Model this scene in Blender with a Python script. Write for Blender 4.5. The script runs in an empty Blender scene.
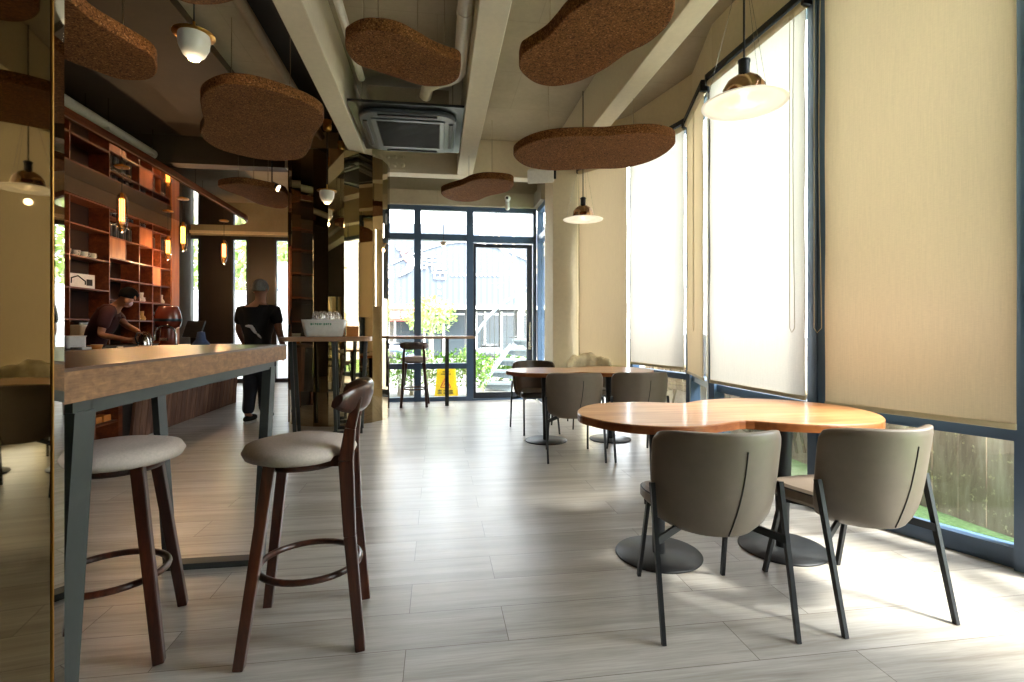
import bpy, bmesh, math, random
from mathutils import Vector, Matrix
random.seed(7)
PI = math.pi
sc = bpy.context.scene
col = sc.collection
F = 512.0            # focal length in pixels of the 1024 x 682 frame
YAW = math.radians(8.3)
EYE = 1.2
HOR = 328.0
cy, sy = math.cos(YAW), math.sin(YAW)
def CW(x, z, h=0.0):                       # plan position measured from the tripod (right, ahead) -> world
    return Vector((x*cy + z*sy, -x*sy + z*cy, h))
def D(px, z, h=0.0):                       # bearing of a photo column at a distance ahead
    return CW((px-512)/F*z, z, h)
def G(px, py, h=0.0):                      # where a sight line meets the height h
    z = F*(EYE-h)/(py-HOR)
    return D(px, z, h)
def RX(px, Y):                             # world x on the plane y = Y
    return Y*math.tan(math.atan((px-512)/F)+YAW)
def RYY(px, X):
    return X/math.tan(math.atan((px-512)/F)+YAW)

# ------------------------------------------------------------------ mesh helpers
class MB:
    def __init__(s): s.v=[]; s.f=[]; s.sm=[]
    def add(s, vs, fs, smooth=False):
        b=len(s.v); s.v += [tuple(v) for v in vs]
        for f in fs: s.f.append([b+i for i in f]); s.sm.append(smooth)
        return s
    def box(s, x0,x1,y0,y1,z0,z1, M=None):
        vs=[Vector((x,y,z)) for z in (z0,z1) for y in (y0,y1) for x in (x0,x1)]
        if M: vs=[M@v for v in vs]
        return s.add(vs,[(0,2,3,1),(4,5,7,6),(0,1,5,4),(2,6,7,3),(0,4,6,2),(1,3,7,5)])
    def bar(s, a, b, w, d=None, up=Vector((0,0,1)), w2=None, d2=None, ext=0):   # rectangular bar from a to b
        a=Vector(a); b=Vector(b); d=w if d is None else d; w2=w if w2 is None else w2; d2=d if d2 is None else d2
        t=(b-a).normalized(); a=a-t*ext; b=b+t*ext
        u=t.cross(up)
        if u.length<1e-4: u=t.cross(Vector((0,1,0)))
        u.normalize(); n=u.cross(t).normalized()
        vs=[a+u*i*w/2+n*j*d/2 for i,j in ((-1,-1),(1,-1),(1,1),(-1,1))]+[b+u*i*w2/2+n*j*d2/2 for i,j in ((-1,-1),(1,-1),(1,1),(-1,1))]
        return s.add(vs,[(0,3,2,1),(4,5,6,7),(0,1,5,4),(1,2,6,5),(2,3,7,6),(3,0,4,7)])
    def tube(s, pts, r, n=10, caps=True, closed=False):
        pts=[Vector(p) for p in pts]; m=len(pts)
        rs=r if isinstance(r,(list,tuple)) else [r]*m
        rings=[]; prev=None
        for i,p in enumerate(pts):
            if closed: t=(pts[(i+1)%m]-pts[i-1])
            else: t=(pts[min(i+1,m-1)]-pts[max(i-1,0)])
            t.normalize()
            if prev is None:
                u=t.cross(Vector((0,0,1)))
                if u.length<1e-3: u=t.cross(Vector((1,0,0)))
            else: u=prev-t*prev.dot(t)
            u.normalize(); prev=u; w=t.cross(u)
            rings.append([p+u*math.cos(2*PI*k/n)*rs[i]+w*math.sin(2*PI*k/n)*rs[i] for k in range(n)])
        vs=[v for R_ in rings for v in R_]; fs=[]
        for i in range(m if closed else m-1):
            j=(i+1)%m
            for k in range(n): fs.append((i*n+k,i*n+(k+1)%n,j*n+(k+1)%n,j*n+k))
        s.add(vs,fs,True)
        if caps and not closed:
            s.add(rings[0],[tuple(range(n))[::-1]]); s.add(rings[-1],[tuple(range(n))])
        return s
    def cyl(s, a, b, r, r2=None, n=16): return s.tube([a,b],[r,r if r2 is None else r2],n)
    def lathe(s, prof, c=(0,0,0), n=32, smooth=True):     # prof [(r,z)]
        c=Vector(c); vs=[]; fs=[]
        for r,z in prof:
            for k in range(n): vs.append(c+Vector((r*math.cos(2*PI*k/n),r*math.sin(2*PI*k/n),z)))
        for i in range(len(prof)-1):
            for k in range(n): fs.append((i*n+k,i*n+(k+1)%n,(i+1)*n+(k+1)%n,(i+1)*n+k))
        s.add(vs,fs,smooth)
        if prof[0][0]>1e-4: s.add(vs[:n],[tuple(range(n))[::-1]])
        if prof[-1][0]>1e-4: s.add(vs[-n:],[tuple(range(n))])
        return s
    def prism(s, poly, z0, z1, bev=0.0):                  # poly [(x,y)]
        n=len(poly); A=sum(poly[i-1][0]*poly[i][1]-poly[i][0]*poly[i-1][1] for i in range(n))
        if A<0: poly=poly[::-1]
        cx=sum(p[0] for p in poly)/n; cyy=sum(p[1] for p in poly)/n
        def inset(d):
            out=[]
            for i in range(n):
                a=Vector(poly[i-1]).to_2d(); b=Vector(poly[(i+1)%n]).to_2d(); t=(b-a).normalized()
                p=Vector(poly[i]).to_2d()+Vector((-t.y,t.x))*d; out.append(p)
            return out
        if bev:
            lv=[(inset(bev),z0),(poly,z0+bev),(poly,z1-bev),(inset(bev),z1)]
        else: lv=[(poly,z0),(poly,z1)]
        vs=[]; fs=[]
        for pl,z in lv: vs+=[(p[0],p[1],z) for p in pl]
        for i in range(len(lv)-1):
            for k in range(n): fs.append((i*n+k,i*n+(k+1)%n,(i+1)*n+(k+1)%n,(i+1)*n+k))
        fs.append(tuple(range(n))[::-1]); fs.append(tuple(range((len(lv)-1)*n,len(lv)*n)))
        return s.add(vs,fs)
    def ball(s, c, r, n=16, m=10, sc_=(1,1,1), M=None):
        c=Vector(c); vs=[]; fs=[]
        for i in range(m+1):
            th=PI*i/m
            for k in range(n):
                v=Vector((r*math.sin(th)*math.cos(2*PI*k/n)*sc_[0], r*math.sin(th)*math.sin(2*PI*k/n)*sc_[1], r*math.cos(th)*sc_[2]))
                if M: v=M@v
                vs.append(c+v)
        for i in range(m):
            for k in range(n): fs.append((i*n+k,(i+1)*n+k,(i+1)*n+(k+1)%n,i*n+(k+1)%n))
        return s.add(vs,fs,True)
    def build(s, name, mat, parent=None, bev=0, sub=0, solid=0, loc=None, weld=False):
        me=bpy.data.meshes.new(name); me.from_pydata(s.v,[],s.f)
        for p,k in zip(me.polygons,s.sm): p.use_smooth=k
        if weld or sub:
            bm=bmesh.new(); bm.from_mesh(me); bmesh.ops.remove_doubles(bm,verts=bm.verts,dist=1e-5); bmesh.ops.recalc_face_normals(bm,faces=bm.faces); bm.to_mesh(me); bm.free()
        me.update()
        o=bpy.data.objects.new(name,me); me.materials.append(mat); col.objects.link(o)
        if parent is not None: o.parent=parent
        if loc is not None: o.location=loc
        if solid:
            m=o.modifiers.new('s','SOLIDIFY'); m.thickness=solid; m.offset=0
        if bev:
            m=o.modifiers.new('b','BEVEL'); m.width=bev; m.segments=2; m.limit_method='ANGLE'; m.angle_limit=math.radians(40)
        if sub:
            m=o.modifiers.new('u','SUBSURF'); m.levels=sub; m.render_levels=sub
            for p in me.polygons: p.use_smooth=True
        return o
def empty(name, loc, rz=0):
    o=bpy.data.objects.new(name,None); col.objects.link(o); o.location=loc; o.rotation_euler=(0,0,rz); o.empty_display_size=.1
    return o
def tag(o, label, cat, group=None, kind=None):
    o['label']=label; o['category']=cat
    if group: o['group']=group
    if kind: o['kind']=kind
    return o
def struct(o): o['kind']='structure'; return o
def copy_tree(o, parent=None):
    c=o.copy(); col.objects.link(c)
    if parent is not None: c.parent=parent
    for ch in list(o.children): copy_tree(ch,c)
    return c
def spline(pts, k=6):                       # closed Catmull-Rom
    out=[]; n=len(pts)
    for i in range(n):
        p0,p1,p2,p3=[Vector(pts[(i+j-1)%n]).to_2d() for j in range(4)]
        for q in range(k):
            t=q/k
            out.append(0.5*((2*p1)+(p2-p0)*t+(2*p0-5*p1+4*p2-p3)*t*t+(3*p1-p0-3*p2+p3)*t**3))
    return [(p.x,p.y) for p in out]
def rrect(w,d,r,n=6,cx=0,cyy=0):
    out=[]
    for sx,sy_,a0 in ((1,1,0),(-1,1,PI/2),(-1,-1,PI),(1,-1,1.5*PI)):
        for i in range(n+1):
            a=a0+PI/2*i/n; out.append((cx+sx*(w/2-r)+r*math.cos(a), cyy+sy_*(d/2-r)+r*math.sin(a)))
    return out

# ------------------------------------------------------------------ materials
def nmat(name):
    m=bpy.data.materials.new(name); m.use_nodes=True; nt=m.node_tree
    return m, nt, nt.nodes['Principled BSDF'], nt.nodes['Material Output']
def N(nt, t, **kw):
    n=nt.nodes.new(t)
    for k,v in kw.items(): setattr(n,k,v)
    return n
def coords(nt, scale=(1,1,1), kind='Object', rot=(0,0,0), loc=(0,0,0)):
    tc=N(nt,'ShaderNodeTexCoord'); mp=N(nt,'ShaderNodeMapping'); mp.inputs['Scale'].default_value=scale; mp.inputs['Rotation'].default_value=rot; mp.inputs['Location'].default_value=loc
    nt.links.new(tc.outputs[kind],mp.inputs[0]); return mp.outputs[0]
def ramp(nt, fac, stops):
    r=N(nt,'ShaderNodeValToRGB'); els=r.color_ramp.elements
    while len(els)<len(stops): els.new(.5)
    for e,(p,c) in zip(els,stops): e.position=p; e.color=(*c,1)
    nt.links.new(fac,r.inputs[0]); return r.outputs[0]
def noise(nt, vec, scale=5, detail=4, rough=.55, dist=0):
    n=N(nt,'ShaderNodeTexNoise'); n.inputs['Scale'].default_value=scale; n.inputs['Detail'].default_value=detail; n.inputs['Roughness'].default_value=rough; n.inputs['Distortion'].default_value=dist
    nt.links.new(vec,n.inputs['Vector']); return n.outputs[0]
def bump(nt, h, b, strength=.2, dist=.01):
    n=N(nt,'ShaderNodeBump'); n.inputs['Strength'].default_value=strength; n.inputs['Distance'].default_value=dist
    nt.links.new(h,n.inputs['Height']); nt.links.new(n.outputs[0],b.inputs['Normal'])
def S(c):                                   # srgb 0-255 -> linear
    return tuple(((v/255)/12.92 if v/255<=.04045 else ((v/255+.055)/1.055)**2.4) for v in c)
def plain(name, c, rough=.5, metal=0, spec=.5, var=.06, scale=30, emit=0, coat=0):
    m,nt,b,o=nmat(name); c=S(c)
    v=coords(nt); nz=noise(nt,v,scale,3)
    out=ramp(nt,nz,[(.3,tuple(x*(1-var) for x in c)),(.7,tuple(min(1,x*(1+var)) for x in c))])
    nt.links.new(out,b.inputs['Base Color'])
    b.inputs['Roughness'].default_value=rough; b.inputs['Metallic'].default_value=metal; b.inputs['Specular IOR Level'].default_value=spec
    if coat: b.inputs['Coat Weight'].default_value=coat; b.inputs['Coat Roughness'].default_value=.15
    if emit: nt.links.new(out,b.inputs['Emission Color']); b.inputs['Emission Strength'].default_value=emit
    return m
def wood(name, dark, mid, light, axis=0, rough=.4, sc=1.0, stretch=12, coat=0, spec=.5):
    m,nt,b,o=nmat(name)
    s=[14*sc]*3; s[axis]=14*sc/stretch
    v=coords(nt,tuple(s)); n1=noise(nt,v,1,6,.6,.6)
    s2=[60*sc]*3; s2[axis]=60*sc/20
    v2=coords(nt,tuple(s2)); n2=noise(nt,v2,1,3,.6)
    mx=N(nt,'ShaderNodeMath',operation='MULTIPLY_ADD'); mx.inputs[1].default_value=.3; nt.links.new(n2,mx.inputs[0])
    ms=N(nt,'ShaderNodeMath',operation='MULTIPLY'); ms.inputs[1].default_value=.7; nt.links.new(n1,ms.inputs[0]); nt.links.new(ms.outputs[0],mx.inputs[2])
    out=ramp(nt,mx.outputs[0],[(.3,S(dark)),(.5,S(mid)),(.68,S(light))])
    nt.links.new(out,b.inputs['Base Color']); b.inputs['Roughness'].default_value=rough; b.inputs['Specular IOR Level'].default_value=spec
    if coat: b.inputs['Coat Weight'].default_value=coat; b.inputs['Coat Roughness'].default_value=.12
    bump(nt,n2,b,.08,.004)
    return m
def glass(name, tint=(.96,.98,.98), refl=.09, rough=0.0):
    m,nt,b,o=nmat(name); nt.nodes.remove(b)
    t=N(nt,'ShaderNodeBsdfTransparent'); t.inputs[0].default_value=(*tint,1)
    g=N(nt,'ShaderNodeBsdfGlossy'); g.inputs['Roughness'].default_value=rough
    fr=N(nt,'ShaderNodeLayerWeight'); fr.inputs[0].default_value=.25
    mp=N(nt,'ShaderNodeMath',operation='MULTIPLY_ADD'); mp.inputs[1].default_value=.5; mp.inputs[2].default_value=refl*.4; nt.links.new(fr.outputs['Fresnel'],mp.inputs[0])
    mx=N(nt,'ShaderNodeMixShader'); nt.links.new(mp.outputs[0],mx.inputs[0]); nt.links.new(t.outputs[0],mx.inputs[1]); nt.links.new(g.outputs[0],mx.inputs[2]); nt.links.new(mx.outputs[0],o.inputs[0])
    return m
def fabric_blind(name, cdiff, ctrans, tfac):
    m,nt,b,o=nmat(name); nt.nodes.remove(b)
    v=coords(nt,(1,1,1),'UV'); 
    v1=coords(nt,(40,40,260)); v2=coords(nt,(260,260,6))
    n1=noise(nt,v1,1,3,.6); n2=noise(nt,v2,1,3,.6)
    ad=N(nt,'ShaderNodeMath',operation='ADD'); nt.links.new(n1,ad.inputs[0]); nt.links.new(n2,ad.inputs[1])
    def two(c): 
        c=S(c); return ramp(nt,hv.outputs[0],[(.35,tuple(x*.92 for x in c)),(.65,tuple(min(1,x*1.05) for x in c))])
    hv=N(nt,'ShaderNodeMath',operation='MULTIPLY'); hv.inputs[1].default_value=.5; nt.links.new(ad.outputs[0],hv.inputs[0])
    d=N(nt,'ShaderNodeBsdfDiffuse'); t=N(nt,'ShaderNodeBsdfTranslucent')
    nt.links.new(two(cdiff),d.inputs[0]); nt.links.new(two(ctrans),t.inputs[0])
    mx=N(nt,'ShaderNodeMixShader'); mx.inputs[0].default_value=tfac
    nt.links.new(d.outputs[0],mx.inputs[1]); nt.links.new(t.outputs[0],mx.inputs[2]); nt.links.new(mx.outputs[0],o.inputs[0])
    return m
def emission(name, c, s):
    m,nt,b,o=nmat(name); b.inputs['Base Color'].default_value=(*S(c),1); b.inputs['Emission Color'].default_value=(*S(c),1); b.inputs['Emission Strength'].default_value=s
    return m
M={}
# floor: staggered wood-look planks
def floor_mat():
    m,nt,b,o=nmat('oak_look_plank_floor')
    tc=N(nt,'ShaderNodeTexCoord'); mp=N(nt,'ShaderNodeMapping'); mp.inputs['Location'].default_value=(.116+1.27*6, -1.947+.2455*40, 0)
    nt.links.new(tc.outputs['Object'],mp.inputs[0])
    br=N(nt,'ShaderNodeTexBrick'); br.offset=.6945; br.offset_frequency=2; br.squash=1; br.squash_frequency=2
    br.inputs['Scale'].default_value=1; br.inputs['Mortar Size'].default_value=.0016; br.inputs['Mortar Smooth'].default_value=.2; br.inputs['Bias'].default_value=0
    br.inputs['Brick Width'].default_value=1.27; br.inputs['Row Height'].default_value=.2455
    br.inputs['Color1'].default_value=(0,0,0,1); br.inputs['Color2'].default_value=(1,1,1,1); br.inputs['Mortar'].default_value=(.5,.5,.5,1)
    nt.links.new(mp.outputs[0],br.inputs['Vector'])
    # offset the grain from plank to plank
    sep=N(nt,'ShaderNodeSeparateColor'); nt.links.new(br.outputs['Color'],sep.inputs[0])
    cmb=N(nt,'ShaderNodeCombineXYZ'); ml=N(nt,'ShaderNodeMath',operation='MULTIPLY'); ml.inputs[1].default_value=17.0
    nt.links.new(sep.outputs[0],ml.inputs[0]); nt.links.new(ml.outputs[0],cmb.inputs[0]); nt.links.new(ml.outputs[0],cmb.inputs[2])
    va=N(nt,'ShaderNodeVectorMath',operation='ADD'); nt.links.new(mp.outputs[0],va.inputs[0]); nt.links.new(cmb.outputs[0],va.inputs[1])
    def stretched(sx,sy_):
        q=N(nt,'ShaderNodeMapping'); q.inputs['Scale'].default_value=(sx,sy_,1); nt.links.new(va.outputs[0],q.inputs[0]); return q.outputs[0]
    g1=noise(nt,stretched(.9,13),1,6,.62,.5); g2=noise(nt,stretched(6,120),1,4,.6,.2); g3=noise(nt,stretched(1.2,3),1,3,.5)
    c1=ramp(nt,g1,[(.3,S((156,150,142))),(.5,S((186,182,176))),(.7,S((204,201,196)))])
    c2=ramp(nt,g2,[(.3,(.80,.79,.77)),(.62,(1,1,1))])
    c3=ramp(nt,g3,[(.35,(.90,.87,.83)),(.65,(1,1,1))])
    def mul(a,bb,f=1.0):
        x=N(nt,'ShaderNodeMix',data_type='RGBA',blend_type='MULTIPLY'); x.inputs[0].default_value=f
        nt.links.new(a,x.inputs[6]); nt.links.new(bb,x.inputs[7]); return x.outputs[2]
    tone=ramp(nt,sep.outputs[0],[(0,(.90,.89,.88)),(1,(1,1,1))])
    c=mul(mul(mul(c1,c2),c3),tone)
    fm=N(nt,'ShaderNodeMix',data_type='RGBA'); nt.links.new(br.outputs['Fac'],fm.inputs[0]); nt.links.new(c,fm.inputs[6]); fm.inputs[7].default_value=(*S((95,84,74)),1)
    nt.links.new(fm.outputs[2],b.inputs['Base Color'])
    rg=N(nt,'ShaderNodeMapRange'); rg.inputs['To Min'].default_value=.24; rg.inputs['To Max'].default_value=.40; nt.links.new(g2,rg.inputs[0]); nt.links.new(rg.outputs[0],b.inputs['Roughness'])
    iv=N(nt,'ShaderNodeMath',operation='MULTIPLY_ADD'); iv.inputs[1].default_value=-3.0; nt.links.new(br.outputs['Fac'],iv.inputs[0]); nt.links.new(g2,iv.inputs[2])
    bump(nt,iv.outputs[0],b,.12,.002)
    return m
M['floor']=floor_mat()
def concrete(name,c,var=.1,rough=.85,joints=False):
    m,nt,b,o=nmat(name); c=S(c); v=coords(nt)
    n1=noise(nt,v,1.3,6,.6); n2=noise(nt,v,22,4,.6)
    a=ramp(nt,n1,[(.3,tuple(x*(1-var*1.6) for x in c)),(.7,tuple(x*(1+var) for x in c))])
    bb=ramp(nt,n2,[(.3,(.93,.93,.93)),(.7,(1,1,1))])
    x=N(nt,'ShaderNodeMix',data_type='RGBA',blend_type='MULTIPLY'); x.inputs[0].default_value=1; nt.links.new(a,x.inputs[6]); nt.links.new(bb,x.inputs[7])
    src=x.outputs[2]
    if joints:
        br=N(nt,'ShaderNodeTexBrick'); br.offset=.5; br.inputs['Scale'].default_value=1; br.inputs['Mortar Size'].default_value=.004; br.inputs['Brick Width'].default_value=1.8; br.inputs['Row Height'].default_value=.9
        br.inputs['Color1'].default_value=(1,1,1,1); br.inputs['Color2'].default_value=(.97,.97,.97,1); br.inputs['Mortar'].default_value=(.86,.86,.86,1)
        nt.links.new(v,br.inputs['Vector'])
        y=N(nt,'ShaderNodeMix',data_type='RGBA',blend_type='MULTIPLY'); y.inputs[0].default_value=1; nt.links.new(src,y.inputs[6]); nt.links.new(br.outputs[0],y.inputs[7]); src=y.outputs[2]
    nt.links.new(src,b.inputs['Base Color']); b.inputs['Roughness'].default_value=rough; b.inputs['Specular IOR Level'].default_value=.2
    bump(nt,n2,b,.1,.004); return m
M['concrete']=concrete('concrete_slab',(186,174,150),joints=True)
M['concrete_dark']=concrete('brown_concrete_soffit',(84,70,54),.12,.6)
M['concrete_wall']=concrete('board_marked_concrete',(165,158,138),.1)
M['cream']=concrete('cream_plaster',(226,212,182),.03)
M['beam']=concrete('cream_painted_beam',(226,214,188),.02,.7)
M['plaster_dark']=concrete('dark_plaster',(70,62,52),.06)
M['black_paint']=plain('black_paint',(24,24,22),.6)
def cork():
    m,nt,b,o=nmat('cork_agglomerate'); v=coords(nt)
    vo=N(nt,'ShaderNodeTexVoronoi'); vo.inputs['Scale'].default_value=130; nt.links.new(v,vo.inputs['Vector'])
    sp=N(nt,'ShaderNodeSeparateColor'); nt.links.new(vo.outputs['Color'],sp.inputs[0])
    a=ramp(nt,sp.outputs[0],[(0,S((70,42,22))),(.2,S((108,68,36))),(.6,S((128,82,45))),(.92,S((148,98,56))),(1,S((172,124,78)))])
    n1=noise(nt,v,3,3,.6); c2=ramp(nt,n1,[(.3,(.8,.78,.75)),(.7,(1,1,1))])
    n2=noise(nt,v,160,3,.6); c3=ramp(nt,n2,[(.35,(.55,.5,.45)),(.55,(1,1,1))])
    x=N(nt,'ShaderNodeMix',data_type='RGBA',blend_type='MULTIPLY'); x.inputs[0].default_value=1; nt.links.new(a,x.inputs[6]); nt.links.new(c2,x.inputs[7])
    y=N(nt,'ShaderNodeMix',data_type='RGBA',blend_type='MULTIPLY'); y.inputs[0].default_value=1; nt.links.new(x.outputs[2],y.inputs[6]); nt.links.new(c3,y.inputs[7])
    nt.links.new(y.outputs[2],b.inputs['Base Color']); b.inputs['Roughness'].default_value=.9; b.inputs['Specular IOR Level'].default_value=.15
    bump(nt,sp.outputs[0],b,.5,.008); return m
M['cork']=cork()
M['frame']=plain('steel_blue_window_frame',(62,84,110),.38,0,.6,.03)
M['frame_dark']=plain('dark_window_frame',(40,44,52),.35,.2)
M['glass']=glass('window_glass')
M['blind']=fabric_blind('white_roller_blind',(232,226,214),(244,236,222),.19)
M['blind_dim']=fabric_blind('dim_tinted_roller_blind',(216,200,168),(222,196,156),.10)  # weaker backlight put into the fabric: beiger colour, less translucency
M['blind_bar']=plain('beige_blind_bar',(196,182,148),.5)
def mirror(name,c,rough=.02,wob=0):
    m,nt,b,o=nmat(name); b.inputs['Metallic'].default_value=1; b.inputs['Roughness'].default_value=rough
    v=coords(nt); n1=noise(nt,v,3,2); out=ramp(nt,n1,[(.3,tuple(x*.95 for x in S(c))),(.7,S(c))]); nt.links.new(out,b.inputs['Base Color'])
    return m
M['bronze']=mirror('bronze_mirror',(176,158,126))
M['bronze_dark']=mirror('dark_bronze_mirror',(138,122,90))
M['bronze2']=mirror('smoked_bronze_mirror',(150,128,96))
M['bronze3']=mirror('pale_bronze_mirror',(196,180,150))
M['mirror_dark']=mirror('smoked_ceiling_mirror',(150,134,112),.05)
M['brass']=plain('brushed_brass',(196,146,74),.28,1,.5,.05)
M['chrome']=plain('polished_chrome',(205,200,194),.08,1,.5,.02)
M['warm_chrome']=plain('warm_chrome',(196,160,130),.14,1,.5,.02)
M['steel']=plain('brushed_steel',(180,180,176),.25,1)
M['black_metal']=plain('black_powder_metal',(34,36,38),.45,.3)
M['grey_metal']=plain('grey_green_metal',(56,60,58),.5,.2)
M['table_wood']=wood('honey_walnut_tabletop',(150,94,50),(190,132,84),(214,164,116),0,.32,.9,10,.25)
M['table_edge']=wood('orange_walnut_edge',(112,58,24),(150,84,38),(176,106,54),0,.4,.9,10,.2)
M['edge_wood']=wood('dark_walnut_edge',(112,60,26),(150,84,40),(172,104,54),0,.45,1.2,8)
M['bar_top']=wood('dark_walnut_bar_top',(50,29,18),(70,42,26),(92,60,40),1,.32,.8,10,0)
M['bar_edge']=wood('raw_edge_particle_board',(88,58,34),(118,82,50),(144,104,66),1,.6,4,2)
M['stool_wood']=wood('dark_walnut_stool',(28,12,8),(56,26,16),(90,46,27),2,.3,1.2,10,.3)
M['slat_wood']=wood('brown_vertical_slats',(66,40,32),(104,70,54),(146,108,86),2,.5,.9,14)
M['shelf_wood']=wood('reddish_shelf_wood',(68,31,14),(104,50,24),(136,76,40),1,.45,.8,12)
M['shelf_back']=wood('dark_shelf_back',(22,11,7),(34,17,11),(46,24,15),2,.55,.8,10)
M['dark_panel']=wood('very_dark_wall_panel',(12,8,6),(19,12,9),(28,18,13),2,.5,.6,10)
M['light_table']=wood('oak_table_top',(150,112,84),(184,146,116),(206,172,142),0,.35,.9,10,.15)
M['leather']=plain('taupe_leather',(124,111,98),.42,0,.45,.05,18)
M['leather_dark']=plain('dark_brown_leather',(84,70,56),.28,0,.6,.08,14)
M['piping']=plain('dark_piping',(36,32,29),.5)
M['seat_fabric']=plain('grey_wool_seat',(198,184,174),.9,0,.1,.08,120)
M['white']=plain('white_plastic',(228,228,224),.4)
M['white_glow']=emission('warm_bulb_glow',(255,226,170),3)
M['opal']=plain('opal_glass_shade',(200,192,176),.3,0,.5,.05,12,.02)
M['opal_disc']=plain('frosted_glass_disc',(228,218,198),.25,0,.5,.02,12,.17)
M['filament']=emission('amber_filament',(255,170,76),5)
M['amber_glass']=glass('smoky_bulb_glass',(.86,.76,.62),.2)
M['skin']=plain('skin',(176,122,92),.55,0,.4,.05)
M['skin2']=plain('skin_tanned',(168,118,92),.55,0,.4,.05)
M['hair_black']=plain('black_hair',(14,12,12),.8,0,.1)
M['hair_grey']=plain('grey_hair',(112,108,104),.7,var=.4,scale=80)
M['tee_black']=plain('black_cotton',(20,20,22),.9)
M['shirt_maroon']=plain('maroon_cotton',(66,28,32),.85)
M['denim']=plain('dark_navy_denim',(26,30,40),.85)
M['mask']=plain('pink_face_mask',(214,180,186),.8)
M['red_brown']=plain('red_brown_enamel',(128,58,42),.25,0,.6,.04,8,0,.4)
M['cream_fleece']=plain('cream_fleece',(246,230,196),.95,0,.1,.12,25)
M['tin']=plain('slate_blue_tin',(58,66,76),.35,.3)
M['gold']=plain('gold_foil',(206,168,104),.35,.6)
M['orange_box']=plain('orange_kraft',(206,132,66),.6)
M['yellow']=plain('yellow_plastic',(246,206,20),.45)
M['red_print']=plain('red_print',(196,44,34),.6)
M['grass']=plain('bright_grass',(112,146,92),.9,0,.1,.3,40)
M['leaf']=plain('hedge_leaf',(118,160,62),.7,0,.2,.35,14)
M['leaf2']=plain('pale_leaf',(166,190,120),.7,0,.2,.25,14)
M['bark']=plain('pale_bark',(176,166,148),.8)
M['paving']=concrete('outdoor_paving',(120,120,116),.08)
M['green_print']=plain('green_print',(70,150,120),.6)
M['purple']=plain('purple_plastic',(140,70,170),.4)
SKY=4.0; SUN=10.0; EXPO=1.93
# ------------------------------------------------------------------ the room
CEIL=3.93
PA=CW(2.03,3.37); PB=CW(1.797,4.6); PC=D(692,5.5); PD=D(632,6.55); PE=D(580,7.2); PF=D(553,7.25)
P0=CW(2.55,2.48); P1=CW(2.78,1.1); P2=CW(2.78,-.4); P3=CW(2.78,-2.6)
YB=8.46; XS=1.66; YL=11.9; XL=-5.25; XI=-1.45; YN=-2.8
ring=[(XL,YN),(P3.x,P3.y)]+[(p.x,p.y) for p in (P2,P1,P0,PA,PB,PC,PD,PE)]+[(PF.x,PF.y),(XS,YB),(XI,YB),(XI,YL),(XL,YL)]
struct(MB().prism(ring,-.12,0).build('floor',M['floor']))
struct(MB().prism([(XL-.3,YN-.3),(P3.x+.5,YN-.3),(P3.x+.5,YB+.2),(XI+.2,YB+.2),(XI+.2,YL+.3),(XL-.3,YL+.3)],CEIL,CEIL+.2).build('ceiling',M['concrete']))
# lower soffits over the bar side, the dark slot and its pale edge
struct(MB().box(XL,-2.07,YN,7.38,3.76,CEIL-.001).build('trim_1',M['concrete_dark']))
struct(MB().box(-1.56,-1.12,YN,7.38,CEIL-.02,CEIL-.001).build('trim_2',M['black_paint']))
struct(MB().box(-2.07,-1.56,YN,7.38,3.84,CEIL-.001).tube([(-1.585,YN,3.84),(-1.585,7.38,3.84)],.045,12).build('trim_3',M['concrete']))
for i,(x0,x1) in enumerate(((-1.1,-.9),(.28,.5),(1.68,1.87))):
    y1=7.38 if i<2 else 6.9
    struct(MB().box(x0,x1,YN,y1,3.4,CEIL-.001).build('trim_%d'%(4+i),M['beam'],bev=.008))
# cross beam at the end of the three long beams
struct(MB().box(-2.07,XS,7.4,7.62,3.4,CEIL-.001).build('trim_7',M['beam'],bev=.008))
struct(MB().box(XL,-2.07,7.4,7.62,3.4,CEIL-.001).build('trim_11',M['concrete_dark']))
def seg(mb,a,b,z0,z1,t=.12,off=0):
    a=Vector(a).to_3d(); b=Vector(b).to_3d(); a.z=b.z=0; d=(b-a).normalized(); n=Vector((d.y,-d.x,0))
    A=a+n*off; B=b+n*off
    vs=[]
    for z in (z0,z1):
        for p in (A,B,B+n*t,A+n*t): vs.append((p.x,p.y,z))
    return mb.add(vs,[(0,3,2,1),(4,5,6,7),(0,1,5,4),(1,2,6,5),(2,3,7,6),(3,0,4,7)])
# right wall band above the window heads
mb=MB()
chain=[P3,P2,P1,P0,PA,PB,PC,PD,PE]
for a,b in zip(chain,chain[1:]): seg(mb,a,b,3.47,CEIL,.14)
struct(mb.build('wall_right',M['cream']))
# corner pier
PG=PE+(PD-PE)*.05
pier=[(PF.x,PF.y),(PG.x,PG.y),(PE.x+.35,PE.y+.4),(PF.x+.3,PF.y+.75),(PF.x-.02,PF.y+.45)]
struct(MB().prism(pier,0,CEIL).build('wall_corner',M['cream']))
struct(MB().box(XL-.15,XL,YN,YL,0,CEIL).build('wall_left',M['plaster_dark']))
struct(MB().box(XL,P3.x+.3,YN-.15,YN,0,CEIL).build('wall_near',M['plaster_dark']))
# far wall: lintel over the blue windows, projecting concrete band
struct(MB().box(XI,XS+.12,YB,YB+.15,3.2,CEIL).build('wall_far',M['concrete_wall']))
struct(MB().box(XI,XS+.02,YB-.07,YB,3.2,3.43).build('trim_8',M['concrete']))
struct(MB().box(XS,XS+.15,PF.y+.7,YB,3.2,CEIL).box(XS-.07,XS,PF.y+.7,YB-.07,3.2,3.43).build('wall_far_side',M['concrete_wall']))
struct(MB().box(XI,XI+.15,YB+.15,YL,0,CEIL).build('wall_inner',M['plaster_dark']))
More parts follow.
